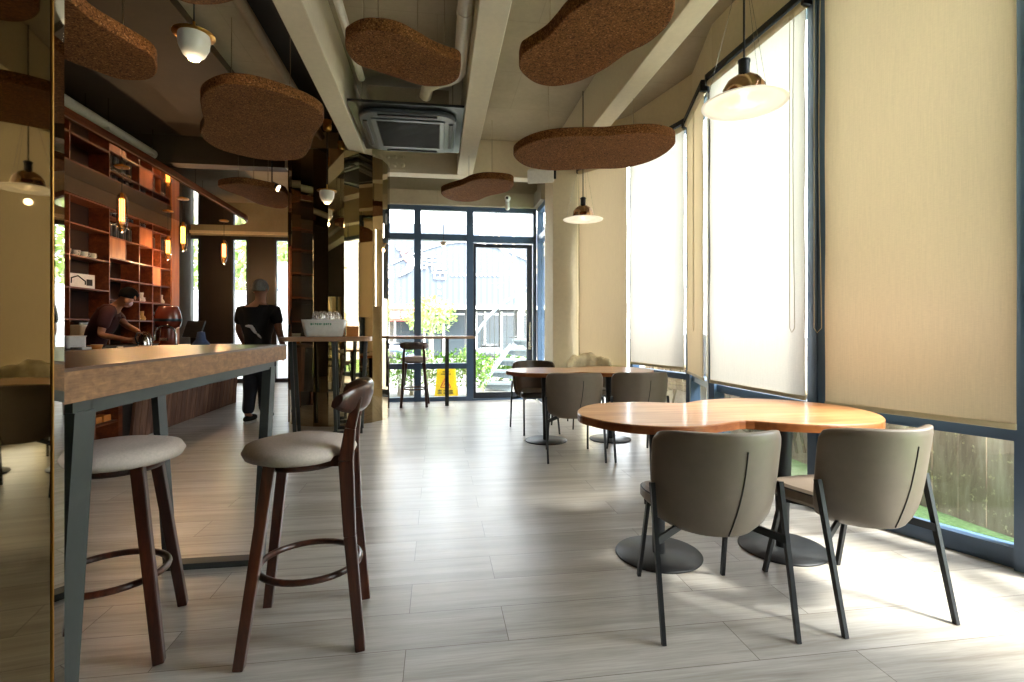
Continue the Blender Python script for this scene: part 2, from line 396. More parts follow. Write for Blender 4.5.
# dark panelled back wall with three tall slit windows
slits=[(RX(184,YL),RX(200.5,YL)),(RX(231,YL),RX(248.5,YL)),(RX(274,YL),RX(300,YL))]
xs=[XL]+[v for s_ in slits for v in s_]+[XI]
mb=MB()
for i in range(0,len(xs),2): mb.box(xs[i],xs[i+1],YL,YL+.14,0,3.2)
struct(mb.build('wall_back',M['dark_panel']))
struct(MB().box(XL,XI,YL,YL+.14,3.2,CEIL).build('wall_back_upper',M['concrete_wall']))
struct(MB().box(XL,XI,YL-.06,YL,3.24,3.3).build('trim_9',M['beam']))
wn=[0]
def window(name=None):
    wn[0]+=1; e=empty('window_%d'%wn[0],(0,0,0)); e['kind']='structure'; return e
for k,(x0,x1) in enumerate(slits):
    w=window()
    f=.05
    MB().box(x0,x0+f,YL,YL+.1,0,3.2).box(x1-f,x1,YL,YL+.1,0,3.2).box(x0,x1,YL,YL+.1,0,.09).box(x0,x1,YL,YL+.1,3.12,3.2).build('frame',M['frame_dark'],w)
    MB().box(x0+f,x1-f,YL+.045,YL+.053,.09,3.12).build('pane',M['glass'],w)

# ---- faceted right-hand window wall
GROUND=-.05
def facet(a,b,blind=None,bottom=.71,post=.075,fm='frame',chain_at=None):
    a=Vector(a);b=Vector(b); d=(b-a).normalized(); L=(b-a).length; n=Vector((-d.y,d.x,0))   # inward (left of travel)
    w=window()
    mb=MB()
    def rail(z0,z1,dep=.1):
        vs=[]
        for z in (z0,z1):
            for p in (a+n*.0,b+n*.0,b-n*dep,a-n*dep): vs.append((p.x,p.y,z))
        mb.add(vs,[(0,3,2,1),(4,5,6,7),(0,1,5,4),(1,2,6,5),(2,3,7,6),(3,0,4,7)])
    rail(0,.05,.12); rail(.05,.1,.09); rail(.635,.665,.1); rail(.665,.70,.085); rail(3.38,3.47,.1)
    mb.build('frame',M[fm],w)
    pm=MB()
    for p,s_ in ((a,1),(b,-1)):
        q=p+d*s_*post/2-n*.02
        pm.box(-post/2,post/2,-.05,.05,0,3.47,Matrix.Translation(q)@Matrix.Rotation(math.atan2(d.y,d.x),4,'Z'))
    pm.build('mullion',M[fm],w)
    g=MB()
    for z0,z1 in ((.1,.635),(.70,3.38)):
        A=a+d*post-n*.05; B=b-d*post-n*.05
        g.add([(p.x,p.y,z) for z in (z0,z1) for p in (A,B,B-n*.008,A-n*.008)],[(0,3,2,1),(4,5,6,7),(0,1,5,4),(1,2,6,5),(2,3,7,6),(3,0,4,7)])
    g.build('pane',M['glass'],w)
    if not blind: return w
    o=a+n*.06
    t=empty('roller_blind',(o.x,o.y,0),math.atan2(d.y,d.x))
    x0,x1=.03+post*.4,L-.03-post*.4
    sb=MB(); nn=24; mmm=4
    vs=[(x0+(x1-x0)*i/mmm,.0+.004*math.sin(j*.7+i),bottom+.02+(3.37-bottom-.02)*j/nn) for j in range(nn+1) for i in range(mmm+1)]
    fs=[(j*(mmm+1)+i,j*(mmm+1)+i+1,(j+1)*(mmm+1)+i+1,(j+1)*(mmm+1)+i) for j in range(nn) for i in range(mmm)]
    sb.add(vs,fs,True).build('blind_fabric',M[blind],t)
    MB().box(x0,x1,-.008,.008,bottom,bottom+.03).build('bottom_bar',M['blind_bar'],t,bev=.003)
    MB().cyl((x0,.0,3.365),(x1,.0,3.365),.03,n=14).build('roller',M['blind_bar'],t)
    MB().box(x0-.03,x1+.03,-.05,.03,3.405,3.45).build('head_rail',M['black_metal'],t)
    MB().box(x0-.025,x0,-.035,.035,3.35,3.44).build('bracket',M['black_metal'],t); MB().box(x1,x1+.025,-.035,.035,3.35,3.44).build('bracket',M['black_metal'],t)
    if chain_at is not None:
        c=chain_at*L
        pts=[(c,.035,3.36)]+[(c+.01*math.sin(q*.5),.035,3.36-(3.36-1.2)*q/8) for q in range(1,9)]+[(c+.02,.035,1.17),(c+.04,.035,1.2),(c+.04,.035,3.36)]
        MB().tube(pts,.0025,5).build('pull_chain',M['blind_bar'],t)
    return t
struct(seg(MB(),P3,P2,0,3.47,.14).build('wall_right_near',M['cream']));
b=facet(P2,P1,'blind',.71); tag(b,'unseen white roller blind added beside the viewpoint for soft fill light','roller blind')  # unseen window and blind, added as soft fill from beside the camera
facet(P1,P0,None)
b=facet(P0,PA,'blind_dim',.70,.08,'frame',.95); tag(b,'widest dim-tinted roller blind, filling the upper right of the view','roller blind')
b=facet(PA,PB,'blind',.715,.08,'frame',.10); tag(b,'bright white roller blind behind the nearest hanging disc lamp','roller blind')
b=facet(PB,PC,'blind_dim',.72,.07,'frame',.35); tag(b,'very narrow dim-tinted roller blind between the two bright white ones','roller blind')
b=facet(PC,PD,'blind',.745,.06,'frame',.93); tag(b,'bright white roller blind between the narrow dim-tinted one and the farthest one','roller blind')
b=facet(PD,PE,'blind_dim',.69,.014,'frame_dark',.93); tag(b,'farthest dim-tinted roller blind beside the cream corner pier, behind the farther hanging disc lamp','roller blind')

# ---- blue windows at the far end
xp=[XI,RX(417.5,YB),RX(470,YB),RX(533,YB)]
def bay(x0,x1,rails,door=False):
    w=window(); pw=.055
    mb=MB()
    mb.box(x0,x0+pw,YB,YB+.12,0,3.2).box(x1-pw,x1,YB,YB+.12,0,3.2)
    for z0,z1 in rails: mb.box(x0+pw,x1-pw,YB+.01,YB+.11,z0,z1)
    mb.build('frame',M['frame'],w)
    g=MB(); zs=sorted(rails)
    for (a0,a1),(b0,b1) in zip(zs,zs[1:]):
        if b0-a1>.1 and not (door and a1<1): g.box(x0+pw,x1-pw,YB+.055,YB+.063,a1,b0)
    g.build('pane',M['glass'],w); return w
bay(xp[0],xp[1]-.0,[(0,.07),(.53,.62),(2.64,2.74),(3.13,3.2)])
bay(xp[1],xp[2],[(0,.07),(.53,.62),(2.64,2.74),(3.13,3.2)])
bay(xp[2],xp[3]+.06,[(0,.03),(2.62,2.73),(3.13,3.2)],True)
dr=empty('door_1',(xp[2]+.06,YB+.03,0)); dr['kind']='structure'
dw=xp[3]+.0-xp[2]-.07
mb=MB().box(0,.04,0,.05,.035,2.6).box(dw-.09,dw,0,.05,.035,2.6).box(.04,dw-.09,0,.05,.035,.13).box(.04,dw-.09,0,.05,2.54,2.6)
mb.build('door_frame',M['frame_dark'],dr)
MB().box(.04,dw-.09,.02,.03,.13,2.54).build('pane',M['glass'],dr)
MB().box(dw-.06,dw-.035,-.045,-.03,.98,1.3).box(dw-.065,dw-.03,-.03,0,1.0,1.04).box(dw-.065,dw-.03,-.03,0,1.22,1.26).box(dw-.07,dw-.025,-.02,0,.84,.97).box(dw-.06,dw+.0,-.05,-.03,.88,.9).build('door_handle',M['steel'],dr)
# side window between the door and the pier
w=window(); ys=PF.y+.45
MB().box(XS,XS+.1,YB-.08,YB,0,3.2).box(XS,XS+.1,ys,ys+.07,0,3.2).box(XS,XS+.1,ys,YB,0,.08).box(XS,XS+.1,ys,YB,2.64,2.74).box(XS,XS+.1,ys,YB,3.12,3.2).build('frame',M['frame'],w)
MB().box(XS+.05,XS+.058,ys+.07,YB-.08,.08,2.64).box(XS+.05,XS+.058,ys+.07,YB-.08,2.74,3.12).build('pane',M['glass'],w)

# ------------------------------------------------------------------ mirror-clad columns
def mirror_column(c,R,n,h,rot=0,rows=9,label='',seed=1,jit=.02,z0=0,simple=False):
    rnd=random.Random(seed)
    t=empty('mirrored_column',(c.x,c.y,0)); tag(t,label,'column')
    MB().lathe([(R*math.cos(PI/n)-.02,0),(R*math.cos(PI/n)-.02,h)],(0,0,0),n,False).build('core',M['black_metal'],t)
    ms=['bronze','bronze2','bronze3']
    for k in range(n):
        a0=rot+2*PI*k/n; a1=rot+2*PI*(k+1)/n; am=(a0+a1)/2
        tilt=0 if simple else rnd.uniform(-1,1)*jit
        mb=MB(); R2=R*math.cos(PI/n); hw=R*math.sin(PI/n)-.0012
        nx,ny=math.cos(am),math.sin(am); tx,ty=-math.sin(am),math.cos(am)
        zs=[0,h] if simple else [0,.42]+[.42+ (h-.42)*q/rows for q in range(1,rows+1)]
        ph=rnd.uniform(-.18,.18) if not simple else 0
        for i in range(len(zs)-1):
            za=zs[i]+(ph if 1<i else 0); zb=zs[i+1]+(ph if 1<=i<len(zs)-2 else 0)
            q=0 if simple else rnd.uniform(-1,1)*jit*.6
            dx=tilt+q
            pts=[]
            for z,w_ in ((za+.001,0),(zb-.001,0)):
                for s_ in (-1,1):
                    for dep in (0,-.012):
                        r=R2+dep+s_*dx*hw*2
                        pts.append((nx*r+tx*hw*s_,ny*r+ty*hw*s_,z))
            mb.add(pts,[(0,2,6,4),(1,5,7,3),(0,1,3,2),(4,6,7,5),(0,4,5,1),(2,3,7,6)])
        mb.build('mirror_strip',M[ms[rnd.randrange(3)] if not simple else 'bronze_dark'],t)
    return t
colC=D(340,6.86)
mcol=mirror_column(colC,.645,22,3.385,.11,3,'wide round column clad in bronze mirror strips behind the high table holding the white tub',5,.05)
MB().box(-.055,.055,-.012,.0,-.035,.035).box(-.04,.04,-.016,-.012,-.02,.02).build('wall_socket',M['steel'],mcol,loc=((lambda v:(v.x,v.y,.33))((D(317,6.26)-colC))))
# near column at the left edge: the visible strip faces the window side
nA=Vector((.971,.242)); ang=math.atan2(nA.y,nA.x)
n18=18; R=.30; am_world=ang-YAW
midA=Vector((-.636,.708))+Vector((.242,-.971)).normalized()*-.0
hw=R*math.sin(PI/n18)
# the strip ends at the sight line of photo column 52
edge=Vector((-.636,.708)); tdir=Vector((.242,-.971)).normalized()
mid=edge+tdir*hw
cen=mid-nA.normalized()*R*math.cos(PI/n18)
cc=CW(cen.x,cen.y)
ncol=mirror_column(cc,R,n18,3.38,am_world-PI/n18,1,'round bronze mirror column at the very edge of the view, reflecting the round tables',3,0,simple=True)
e=CW(edge.x,edge.y)-cc
MB().box(-.0013,.0013,-.0013,.0013,0,3.38).build('edge_strip',M['brass'],ncol,loc=(e.x*1.001,e.y*1.001,0))
# ------------------------------------------------------------------ round tables and chairs
OUT1=[(577.5,410.8),(582.5,406.9),(593.4,404),(612,402.5),(640,401.9),(663.8,402.5),(682.5,403),(695,401),(710.6,399.4),(729,398.4),(753.4,398.4),(784.7,399.8),(816,402.5),(847,406.4),(870.6,411.6),(881.6,415.5),(885.5,419.7),(880,422.5),(862.8,424),(839.4,424.8),(808,424),(776.9,422.5),(745.6,420.5),(730,422.2),(710.6,424.8),(687,426.3),(663.8,426.3),(632.5,424.5),(609,421.7),(590,417.8),(580,414.7)]
base1=G(658.5,554); base2=G(782.5,548)
def round_table(origin,label):
    t=empty('peanut_table',(origin.x,origin.y,0))
    tag(t,label,'table','peanut-shaped dining tables')
    pl=[G(x,y,.75)-base1 for x,y in OUT1]
    pl=[(p.x,p.y) for p in pl]
    pl=spline(pl,3)
    MB().prism(pl,.7445,.75,.002).build('tabletop',M['table_wood'],t)
    MB().prism(pl,.708,.7445,.002).build('edge_band',M['table_edge'],t)
    for b in (Vector((0,0,0)),base2-base1):
        p=MB().lathe([(.0001,0),(.222,0),(.224,.003),(.224,.007),(.22,.011),(.0001,.013)],b,48)
        dsk=p.build('base_disc',M['black_metal'],t)
        MB().lathe([(.032,.012),(.034,.2),(.05,.62),(.052,.70)],b,24).lathe([(.09,.70),(.09,.708)],b,24).build('pedestal',M['black_metal'],t)
    return t
round_table(base1,'nearer round-lobed walnut table, in front of the nearest roller blinds')
base3=G(546,440.5)
round_table(base3,'farther round-lobed walnut table, beside the cream corner pier').rotation_euler[2]=.0

def chair(label,dark=False,group='upholstered dining chairs'):
    t=empty('dining_chair',(0,0,0)); tag(t,label,'chair',group)
    L=M['leather_dark'] if dark else M['leather']
    # shell back (faces +y)
    mb=MB(); nu,nv=18,12; vs=[]
    for j in range(nv+1):
        v=-1+2*j/nv
        Wv=.250*(1-.05*max(0,v)**12)*(1-.06*max(0,-v)**2-.27*max(0,-v)**8)+.008*v
        for i in range(nu+1):
            s_=-1+2*i/nu
            x=Wv*math.sin(s_*1.18)/math.sin(1.18)*(1-.06*(abs(s_)**8)*(max(0,v)**6))
            y=-.262+ .155*(1-math.cos(abs(s_)*1.25))/(1-math.cos(1.25)) -.03*v +.012*max(0,-v)**2
            z=.597+.206*(v - .14*(abs(s_)**6)*max(0,v)**3)
            vs.append((x,y,z))
    fs=[(j*(nu+1)+i,j*(nu+1)+i+1,(j+1)*(nu+1)+i+1,(j+1)*(nu+1)+i) for j in range(nv) for i in range(nu)]
    sh=mb.add(vs,fs,True).build('backrest',L,t,solid=.03)
    m=sh.modifiers.new('b','BEVEL'); m.width=.008; m.segments=2; m.limit_method='ANGLE'
    def surf(s_,v):
        Wv=.250*(1-.06*max(0,-v)**2-.27*max(0,-v)**8)+.008*v
        return Vector((Wv*math.sin(s_*1.18)/math.sin(1.18), -.262+.155*(1-math.cos(abs(s_)*1.25))/(1-math.cos(1.25))-.03*v+.012*max(0,-v)**2-.0155, .597+.206*v))
    MB().tube([surf(.17-.018*q*q/8,.66-1.64*q/8) for q in range(9)],.0032,6).build('seam',M['piping'],t)
    # seat
    seat=[(-.11,-.2),(.11,-.2),(.165,-.07),(.222,.15),(.16,.245),(-.16,.245),(-.222,.15),(-.165,-.07)]
    sp=spline(seat,6)
    MB().prism(sp,.405,.475,.018).build('seat',L,t)
    MB().tube([(x*.985,y*.985,.462) for x,y in sp],.004,5,closed=True).build('piping',M['piping'],t)
    for sx in (-1,1):
        MB().bar((sx*.262,-.135,.575),(sx*.258,-.272,0),.018,.026,up=Vector((0,1,0)),w2=.016,d2=.02).build('leg',M['black_metal'],t)
        MB().bar((sx*.185,.17,.42),(sx*.205,.272,0),.016,.022,up=Vector((0,1,0))).build('leg',M['black_metal'],t)
        MB().bar((sx*.258,-.19,.36),(sx*.06,-.06,.41),.012,.03).bar((sx*.195,.2,.385),(sx*.06,-.06,.41),.012,.025).build('stretcher',M['black_metal'],t)
    return t
chair0=chair('taupe chair seen from behind at the nearer table, the one farther from the windows')
chair0.location=CW(.826,2.215); chair0.rotation_euler=(0,0,math.atan2(.013,.54)-YAW)
def place(label,X,z,dx,dz,src=None):
    c=copy_tree(src or chair0); c.location=CW(X,z); c['label']=label
    c.rotation_euler=(0,0,math.atan2(-dx,dz)-YAW); return c
place('taupe chair with its back to us nearest the windows, foremost right of the near table',1.497,2.295,-.095,.53)['label']='taupe chair turned slightly towards the windows, standing nearest them at the near table'
place('taupe chair seen from behind at the farther table, nearer the middle of the room',.561,4.80,-.03,.54)
place('taupe chair seen from behind at the farther table, nearer the windows',1.165,4.84,-.03,.54)
ce=chair('dark glossy chair facing us at the farther table, nearest the glass door',True)
ce.location=CW(.285,6.0); ce.rotation_euler=(0,0,math.atan2(-.105,-.55)-YAW)
place('chair draped with a cream fleece blanket behind the farther table',.95,6.3,-.05,-.55)
# coat over that dark chair and blanket over the other
def drape(name,mat,label,cat,c,rot,w,top,drop,seed,amp):
    rnd=random.Random(seed); nu,nv=36,26; vs=[]
    for j in range(nv+1):
        v=j/nv*2-1                        # -1 front hem, 0 over the top, 1 back hem
        for i in range(nu+1):
            s_=-1+2*i/nu
            arc=.155*(1-math.cos(min(1,abs(s_))*1.25))/(1-math.cos(1.25))
            yc=-.262+arc-.03
            k=min(1,abs(v)*5)
            y=yc+(-math.copysign(.035,v)*math.sin(k*PI/2)) 
            lump=amp*(math.sin(s_*7+seed)+.6*math.sin(s_*15+v*3+seed*2)+.5*math.sin(v*6+s_*4))
            z=top-(abs(v)**1.15)*drop*(1+.25*math.sin(s_*4+seed)) +(.02+lump*.9)*(1-k) -.10*abs(s_)**3
            y+= lump*.6*k*(-1 if v>0 else 1)+(-.01*v)
            vs.append((w*s_*(1+.05*abs(v)),y,z))
    fs=[(j*(nu+1)+i,j*(nu+1)+i+1,(j+1)*(nu+1)+i+1,(j+1)*(nu+1)+i) for j in range(nv) for i in range(nu)]
    o=MB().add(vs,fs,True).build(name,mat,solid=.014); o.location=c; o.rotation_euler=(0,0,rot); tag(o,label,cat); return o
drape('fleece_blanket',M['cream_fleece'],'crumpled cream fleece blanket hung over a chair back behind the farther table','blanket',CW(.95,6.3),math.atan2(.05,-.55)-YAW,.27,.845,.42,2,.018)

# ------------------------------------------------------------------ bar stools (face +x in their own frame)
def stool(label):
    t=empty('bar_stool',(0,0,0)); tag(t,label,'stool','walnut bar stools')
    W_=M['stool_wood']
    MB().lathe([(.0001,.715),(.17,.715),(.204,.728),(.214,.748),(.2,.772),(.14,.787),(.0001,.792)],(.035,0,-.026),40).build('seat_cushion',M['seat_fabric'],t)
    MB().lathe([(.0001,.69),(.15,.69),(.165,.715),(.0001,.716)],(.025,0,-.026),32).build('seat_frame',W_,t)
    for sx,sy_ in ((1,1),(1,-1)):
        MB().bar((sx*.118,sy_*.125,.715),(sx*.205,sy_*.212,0),.048,.042,up=Vector((1,0,0)),w2=.04,d2=.036).build('leg',W_,t,bev=.004)
    for sy_ in (1,-1):   # rear legs run up into the back posts
        pts=[(-.205,sy_*.19,0),(-.165,sy_*.165,.42),(-.15,sy_*.155,.70),(-.165,sy_*.15,.82),(-.195,sy_*.14,.94)]
        mb=MB()
        ws=[.036,.044,.054,.04,.028]
        for q in range(4): mb.bar(pts[q],pts[q+1],.038,ws[q],up=Vector((1,0,0)),w2=.038 if q<3 else .026,d2=ws[q+1])
        mb.build('leg',W_,t,bev=.004)
        MB().bar((-.15,sy_*.15,.70),(.118,sy_*.122,.70),.024,.04).build('side_rail',W_,t,bev=.003)
    # curved backrest
    mb=MB(); nu,nv=20,8; vs=[]
    for i in range(nu+1):
        a=-1+2*i/nu; y=.215*math.sin(a*1.15)/math.sin(1.15); x0=-.225+.10*(1-math.cos(a*1.3))/(1-math.cos(1.3))
        hh=.058*(1-.55*abs(a)**4)
        for j in range(nv):
            th=2*PI*j/nv
            vs.append((x0+.018*math.cos(th)-.012*math.sin(th),y,.932+hh*math.sin(th)))
    fs=[(i*nv+j,i*nv+(j+1)%nv,(i+1)*nv+(j+1)%nv,(i+1)*nv+j) for i in range(nu) for j in range(nv)]
    mb.add(vs,fs,True); mb.add(vs[:nv],[tuple(range(nv))]); mb.add(vs[-nv:],[tuple(range(nv))])
    mb.build('backrest',W_,t)
    ring_=[(.19*math.cos(2*PI*k/36)+.0,.185*math.sin(2*PI*k/36),.27) for k in range(36)]
    MB().tube([(x,y,.27) for x,y,_ in ring_],.013,8,closed=True).build('foot_ring',W_,t)
    return t
st=stool('walnut bar stool standing in front of the long high table, curved backrest in full view')
fd=CW(-.97,-.22)-CW(0,0); st.location=CW(-.807,2.05); st.rotation_euler=(0,0,math.atan2(fd.y,fd.x))
s2=copy_tree(st); s2['label']='walnut bar stool pushed under the long high table, no backrest to be seen'
s2.location=CW(-1.535,1.95); f2=CW(.92,.39)-CW(0,0); s2.rotation_euler=(0,0,math.atan2(f2.y,f2.x))
s3=copy_tree(st); s3['label']='small distant walnut bar stool at the high table by the far blue windows'
s3.location=D(414.5,7.9); s3.rotation_euler=(0,0,PI/2)

# ------------------------------------------------------------------ high tables
G_=M['grey_metal']
def frame_leg(t,Y,xa,xb,top,splay=.06,w=.05,d=.09,name='leg'):
    for x,s_ in ((xa,1),(xb,-1)):
        MB().bar((x,Y,top),(x+s_*splay,Y,.02),w,d,up=Vector((0,1,0))).build(name,G_,t)
    MB().box(xa+splay-w/2,xb-splay+w/2,Y-d/2,Y+d/2,0,.035).build('floor_bar',G_,t)
    MB().box(xa,xb,Y-d/2,Y+d/2,top-.05,top).build('cross_rail',G_,t)
t=empty('high_table',(-1.125,2.05,0)); tag(t,'long high table with a thick rough-edged slab top beside the near mirror column','high table')
def rel(mb,name,mat,**k):
    o=mb.build(name,mat,t,**k); o.matrix_parent_inverse=Matrix.Identity(4); o.location=(-t.location[0],-t.location[1],0); return o
X0,X1,Y0,Y1=-1.44,-.815,1.13,2.95
rel(MB().box(X0,X1,Y0,Y1,1.102,1.11),'tabletop',M['bar_top'])
rel(MB().box(X0+.001,X1-.001,Y0+.001,Y1-.001,1.03,1.102),'slab_edge',M['bar_edge'])
_rel=t
def leg_at(a,b,w,d):
    rel(MB().bar(a,b,w,d,up=Vector((0,1,0))),'leg',G_)
for Yl in (1.37,2.80):
    leg_at((-.86,Yl,1.0),(-.905,Yl-.02,.0),.042,.075)
    leg_at((-1.395,Yl,1.0),(-1.32,Yl-.02,.0),.03,.075)
    rel(MB().box(-1.345,-.915,Yl-.055,Yl+.015,0,.03),'floor_bar',G_)
    rel(MB().box(-1.41,-.845,Yl-.035,Yl+.035,.99,1.03),'cross_rail',G_)
rel(MB().box(-.875,-.845,1.4,2.77,.99,1.03),'side_rail',G_)
rel(MB().box(-1.41,-1.38,1.4,2.77,.99,1.03),'side_rail',G_)

# high table by the mirrored column, with the tub
a=D(281,5.78); bq=D(372,6.02); dv=(bq-a).normalized()
t2=empty('high_table',(a+bq)/2, math.atan2(dv.y,dv.x)); tag(t2,'small high table with rounded ends against the wide mirror column','high table')
Lh=(bq-a).length
MB().prism(rrect(Lh,.42,.1),1.05,1.10,.004).build('tabletop',M['light_table'],t2)
def frame2(t_,x,y0,y1,sx,top=1.05):
    pass
for x0,x1,sp in ((-Lh/2+.12,-Lh/2+.22,1),(Lh/2-.07,Lh/2-.42,-1)):
    for q,(xx,x2) in enumerate(((x0,x0+.05*sp),(x1,x1+ (-.04 if sp<0 else .03)))):
        if sp>0 and q==1: continue
        MB().bar((xx,-.12,1.05),(x2 if sp>0 else xx+(-.05 if q==0 else .03),-.15,0),.035,.035,up=Vector((0,1,0))).build('leg',M['grey_metal'],t2)
        MB().bar((xx,.14,1.05),(x2 if sp>0 else xx+(-.05 if q==0 else .03),.15,0),.035,.035,up=Vector((0,1,0))).build('leg',M['grey_metal'],t2)
MB().box(Lh/2-.42,Lh/2-.1,-.17,-.13,0,.035).build('floor_bar',M['grey_metal'],t2); MB().box(Lh/2-.42,Lh/2-.1,.13,.17,0,.035).build('floor_bar',M['grey_metal'],t2)
# white tub, tools, wooden box
def onT2(x,y): 
    m=Matrix.Rotation(t2.rotation_euler[2],4,'Z'); return t2.location.to_3d()+m@Vector((x,y,1.10))
rz2=t2.rotation_euler[2]
tub=empty('serving_tub',onT2(-.03,-.02),rz2); tag(tub,'white oval tub with green lettering, full of whisks, on the small high table','tub')
prof=[(.0001,0),(.78,0),(.84,.1),(1.0,1),(.985,1.0),(.82,.12),(.0001,.1)]
mb=MB(); n=40; vs=[]
for r,z in prof:
    for k in range(n):
        c_,s_=math.cos(2*PI*k/n),math.sin(2*PI*k/n); e=.5
        vs.append((.245*r*math.copysign(abs(c_)**e,c_),.12*r*math.copysign(abs(s_)**e,s_),.195*z))
mb.add(vs,[(i*n+k,i*n+(k+1)%n,(i+1)*n+(k+1)%n,(i+1)*n+k) for i in range(len(prof)-1) for k in range(n)],True).build('tub_body',M['white'],tub)
mb=MB()
for q,wd in enumerate((.02,.012,.02,.016,.02,.008,.018,.02,.014,.016)):
    mb.box(-.135+q*.023,-.135+q*.023+wd*.8,-.121,-.1185,.132+(q%3)*.003,.155)
mb.build('green_lettering',M['green_print'],tub)
for q in range(5):
    a=onT2(-.13+q*.055,-.03+.03*(q%2)); 
    w=empty('whisk',(a.x,a.y,1.115),q*1.3); tag(w,'steel whisk standing in the white tub','whisk','steel whisks in the white tub')
    MB().cyl((0,0,0),(0.01,0,.13),.006,n=8).build('handle',M['black_metal'],w)
    mb=MB()
    for k in range(5):
        an=k*PI/5; mb.tube([(.01+.038*math.sin(PI*u/10)*math.cos(an),.038*math.sin(PI*u/10)*math.sin(an),.13+.15*(1-math.cos(PI*u/10))/2*1.0) for u in range(0,11)],.0034,4)
        mb.tube([(.01-.038*math.sin(PI*u/10)*math.cos(an),-.038*math.sin(PI*u/10)*math.sin(an),.13+.15*(1-math.cos(PI*u/10))/2*1.0) for u in range(0,11)],.0034,4)
    mb.build('wire_loops',M['chrome'],w)
a=onT2(.19,.06); o=MB().lathe([(.0001,0),(.035,0),(.037,.15),(.014,.2),(.014,.27),(.017,.275),(.0001,.28)],(0,0,0),20).build('water_bottle',M['amber_glass']); o.location=a; tag(o,'clear glass bottle standing beside the white tub','bottle')
a=onT2(.28,-.03); wb=empty('wooden_box',a,rz2); tag(wb,'small open wooden box at the rounded end of the small high table','box')
mb=MB().box(-.065,.065,-.06,-.05,0,.12).box(-.065,.065,.05,.06,0,.12).box(-.065,-.055,-.05,.05,0,.12).box(.055,.065,-.05,.05,0,.12).box(-.055,.055,-.05,.05,0,.01); mb.build('box_sides',M['orange_box'],wb)
MB().box(-.006,.0,-.05,.05,.01,.115).build('divider',M['shelf_wood'],wb)

# high table at the far windows
t3=empty('high_table',(-.3,8.05,0)); tag(t3,'distant high table with a thin plank top along the far blue windows','high table')
xr=RX(474,7.98)
MB().box(-1.1,xr+.3,-.2,.2,1.035,1.075).build('tabletop',M['light_table'],t3,bev=.004)
xl=RX(447,7.97)+.3
for x_ in (xl,-.75):
    for y_ in (-.1,.12): MB().box(x_-.028,x_+.028,y_-.02,y_+.02,0,1.035).build('leg',M['grey_metal'],t3)

# ------------------------------------------------------------------ cork ceiling clouds
def at_h(px,py,h): return G(px,py,h)
def cork(outline,h,label,wires,th=.08):
    pts=[G(x,y,h) for x,y in outline]; c=sum(pts,Vector())/len(pts)
    t=empty('cork_panel',(c.x,c.y,h)); tag(t,label,'ceiling panel','suspended cork ceiling panels')
    pl=spline([((p-c).x,(p-c).y) for p in pts],5)
    MB().prism(pl,0,th,.008).build('cork_slab',M['cork'],t)
    xs_=[p[0] for p in pl]; ys_=[p[1] for p in pl]
    for fx,fy in wires:
        x=min(xs_)+(max(xs_)-min(xs_))*fx; y=min(ys_)+(max(ys_)-min(ys_))*fy
        top=3.75 if c.x+x<-2.05 else (3.84 if c.x+x<-1.56 else 3.92)
        MB().cyl((x,y,th-.005),(x,y,top-h),.004,n=6).build('suspension_rod',M['chrome'],t)
    return t
cork([(520,70.5),(520.8,55.7),(527.8,49.7),(544.5,39),(555.7,27.8),(568.6,13),(587,1.9),(612,-16),(640,-24),(662,-18),(673,-6),(675,6),(672.4,18),(664,30.8),(648.4,43.6),(628,53.8),(609.5,66.8),(592.8,76),(574,83.5),(552,86.8),(533.4,82.6)],2.85,'large peanut-shaped cork panel hanging at the top edge of the view, nearest the windows',((.25,.7),(.75,.3)))
cork([(513.4,155.3),(520.4,147.8),(537,140.8),(561,136.7),(589,135.8),(605.8,135.6),(626,133.7),(648.5,132.6),(665,134.5),(674.4,138.6),(674,146),(663.3,155.3),(644.7,163.6),(620.6,168.6),(592.8,169),(555.7,170.8),(533.4,168.6),(520.4,163.6)],2.85,'wide cork panel hanging above the farther disc lamp and its table',((.2,.4),(.8,.5)))
cork([(345.4,41.5),(349,36.4),(362,30.5),(381,29.8),(400,34),(418,43),(432.5,51),(447,57),(459,61.3),(460.8,68.6),(457.4,80.3),(444,86.2),(423.7,86.2),(403,80.3),(374,70.8),(356.4,64.2),(346.8,52.5)],3.05,'cork panel hanging just in front of the ceiling air conditioner',((.12,.6),(.28,.3),(.6,.7),(.85,.5)))
cork([(200.5,98),(207.7,90),(225.5,84),(246.5,84.7),(267.4,89.2),(290,96.5),(309.4,104.5),(322.3,113.4),(323,123),(314.2,136),(310,148.9),(301.3,158.5),(280.3,161),(254.5,158.5),(222.3,150.5),(206,141.6),(200,132.7),(203.7,123),(201.3,108.5)],2.9,'big dark shaded cork panel hanging beyond the near globe lamp',((.3,.5),(.7,.5)))
cork([(441.4,192.3),(449,189.1),(461.7,185.3),(472,180.9),(484.6,178.7),(501,179.2),(512.5,181.5),(512.8,187.2),(506,192.3),(489.7,196),(478,200.5),(465.5,202),(450.3,199.9),(442.7,196)],2.95,'smallest cork panel, hanging in front of the far blue windows',((.4,.5),(.75,.6)))
cork([(218.7,185.7),(241,183.4),(269,188),(283,191.6),(287,195),(289,201),(288,206),(284,208.5),(273.8,208),(257.4,203.8),(241,196.3),(224.6,190.4)],2.95,'cork panel with a small spotlight, half hidden behind the wide mirror column',((.1,.5),(.3,.6),(.6,.5)))
cork([(74.7,4.4),(93.7,20.5),(118.7,35.2),(139.2,47),(152.4,55.7),(157,64.5),(156,74.8),(148,80),(133.3,80.7),(115.7,78.5),(89.3,69),(64.4,59.4),(40,45),(20,22),(22,-6),(45,-14)],2.85,'near-black cork panel above the bar, cut off by the near mirror column',((.5,.5),(.75,.6),(.6,.3)))
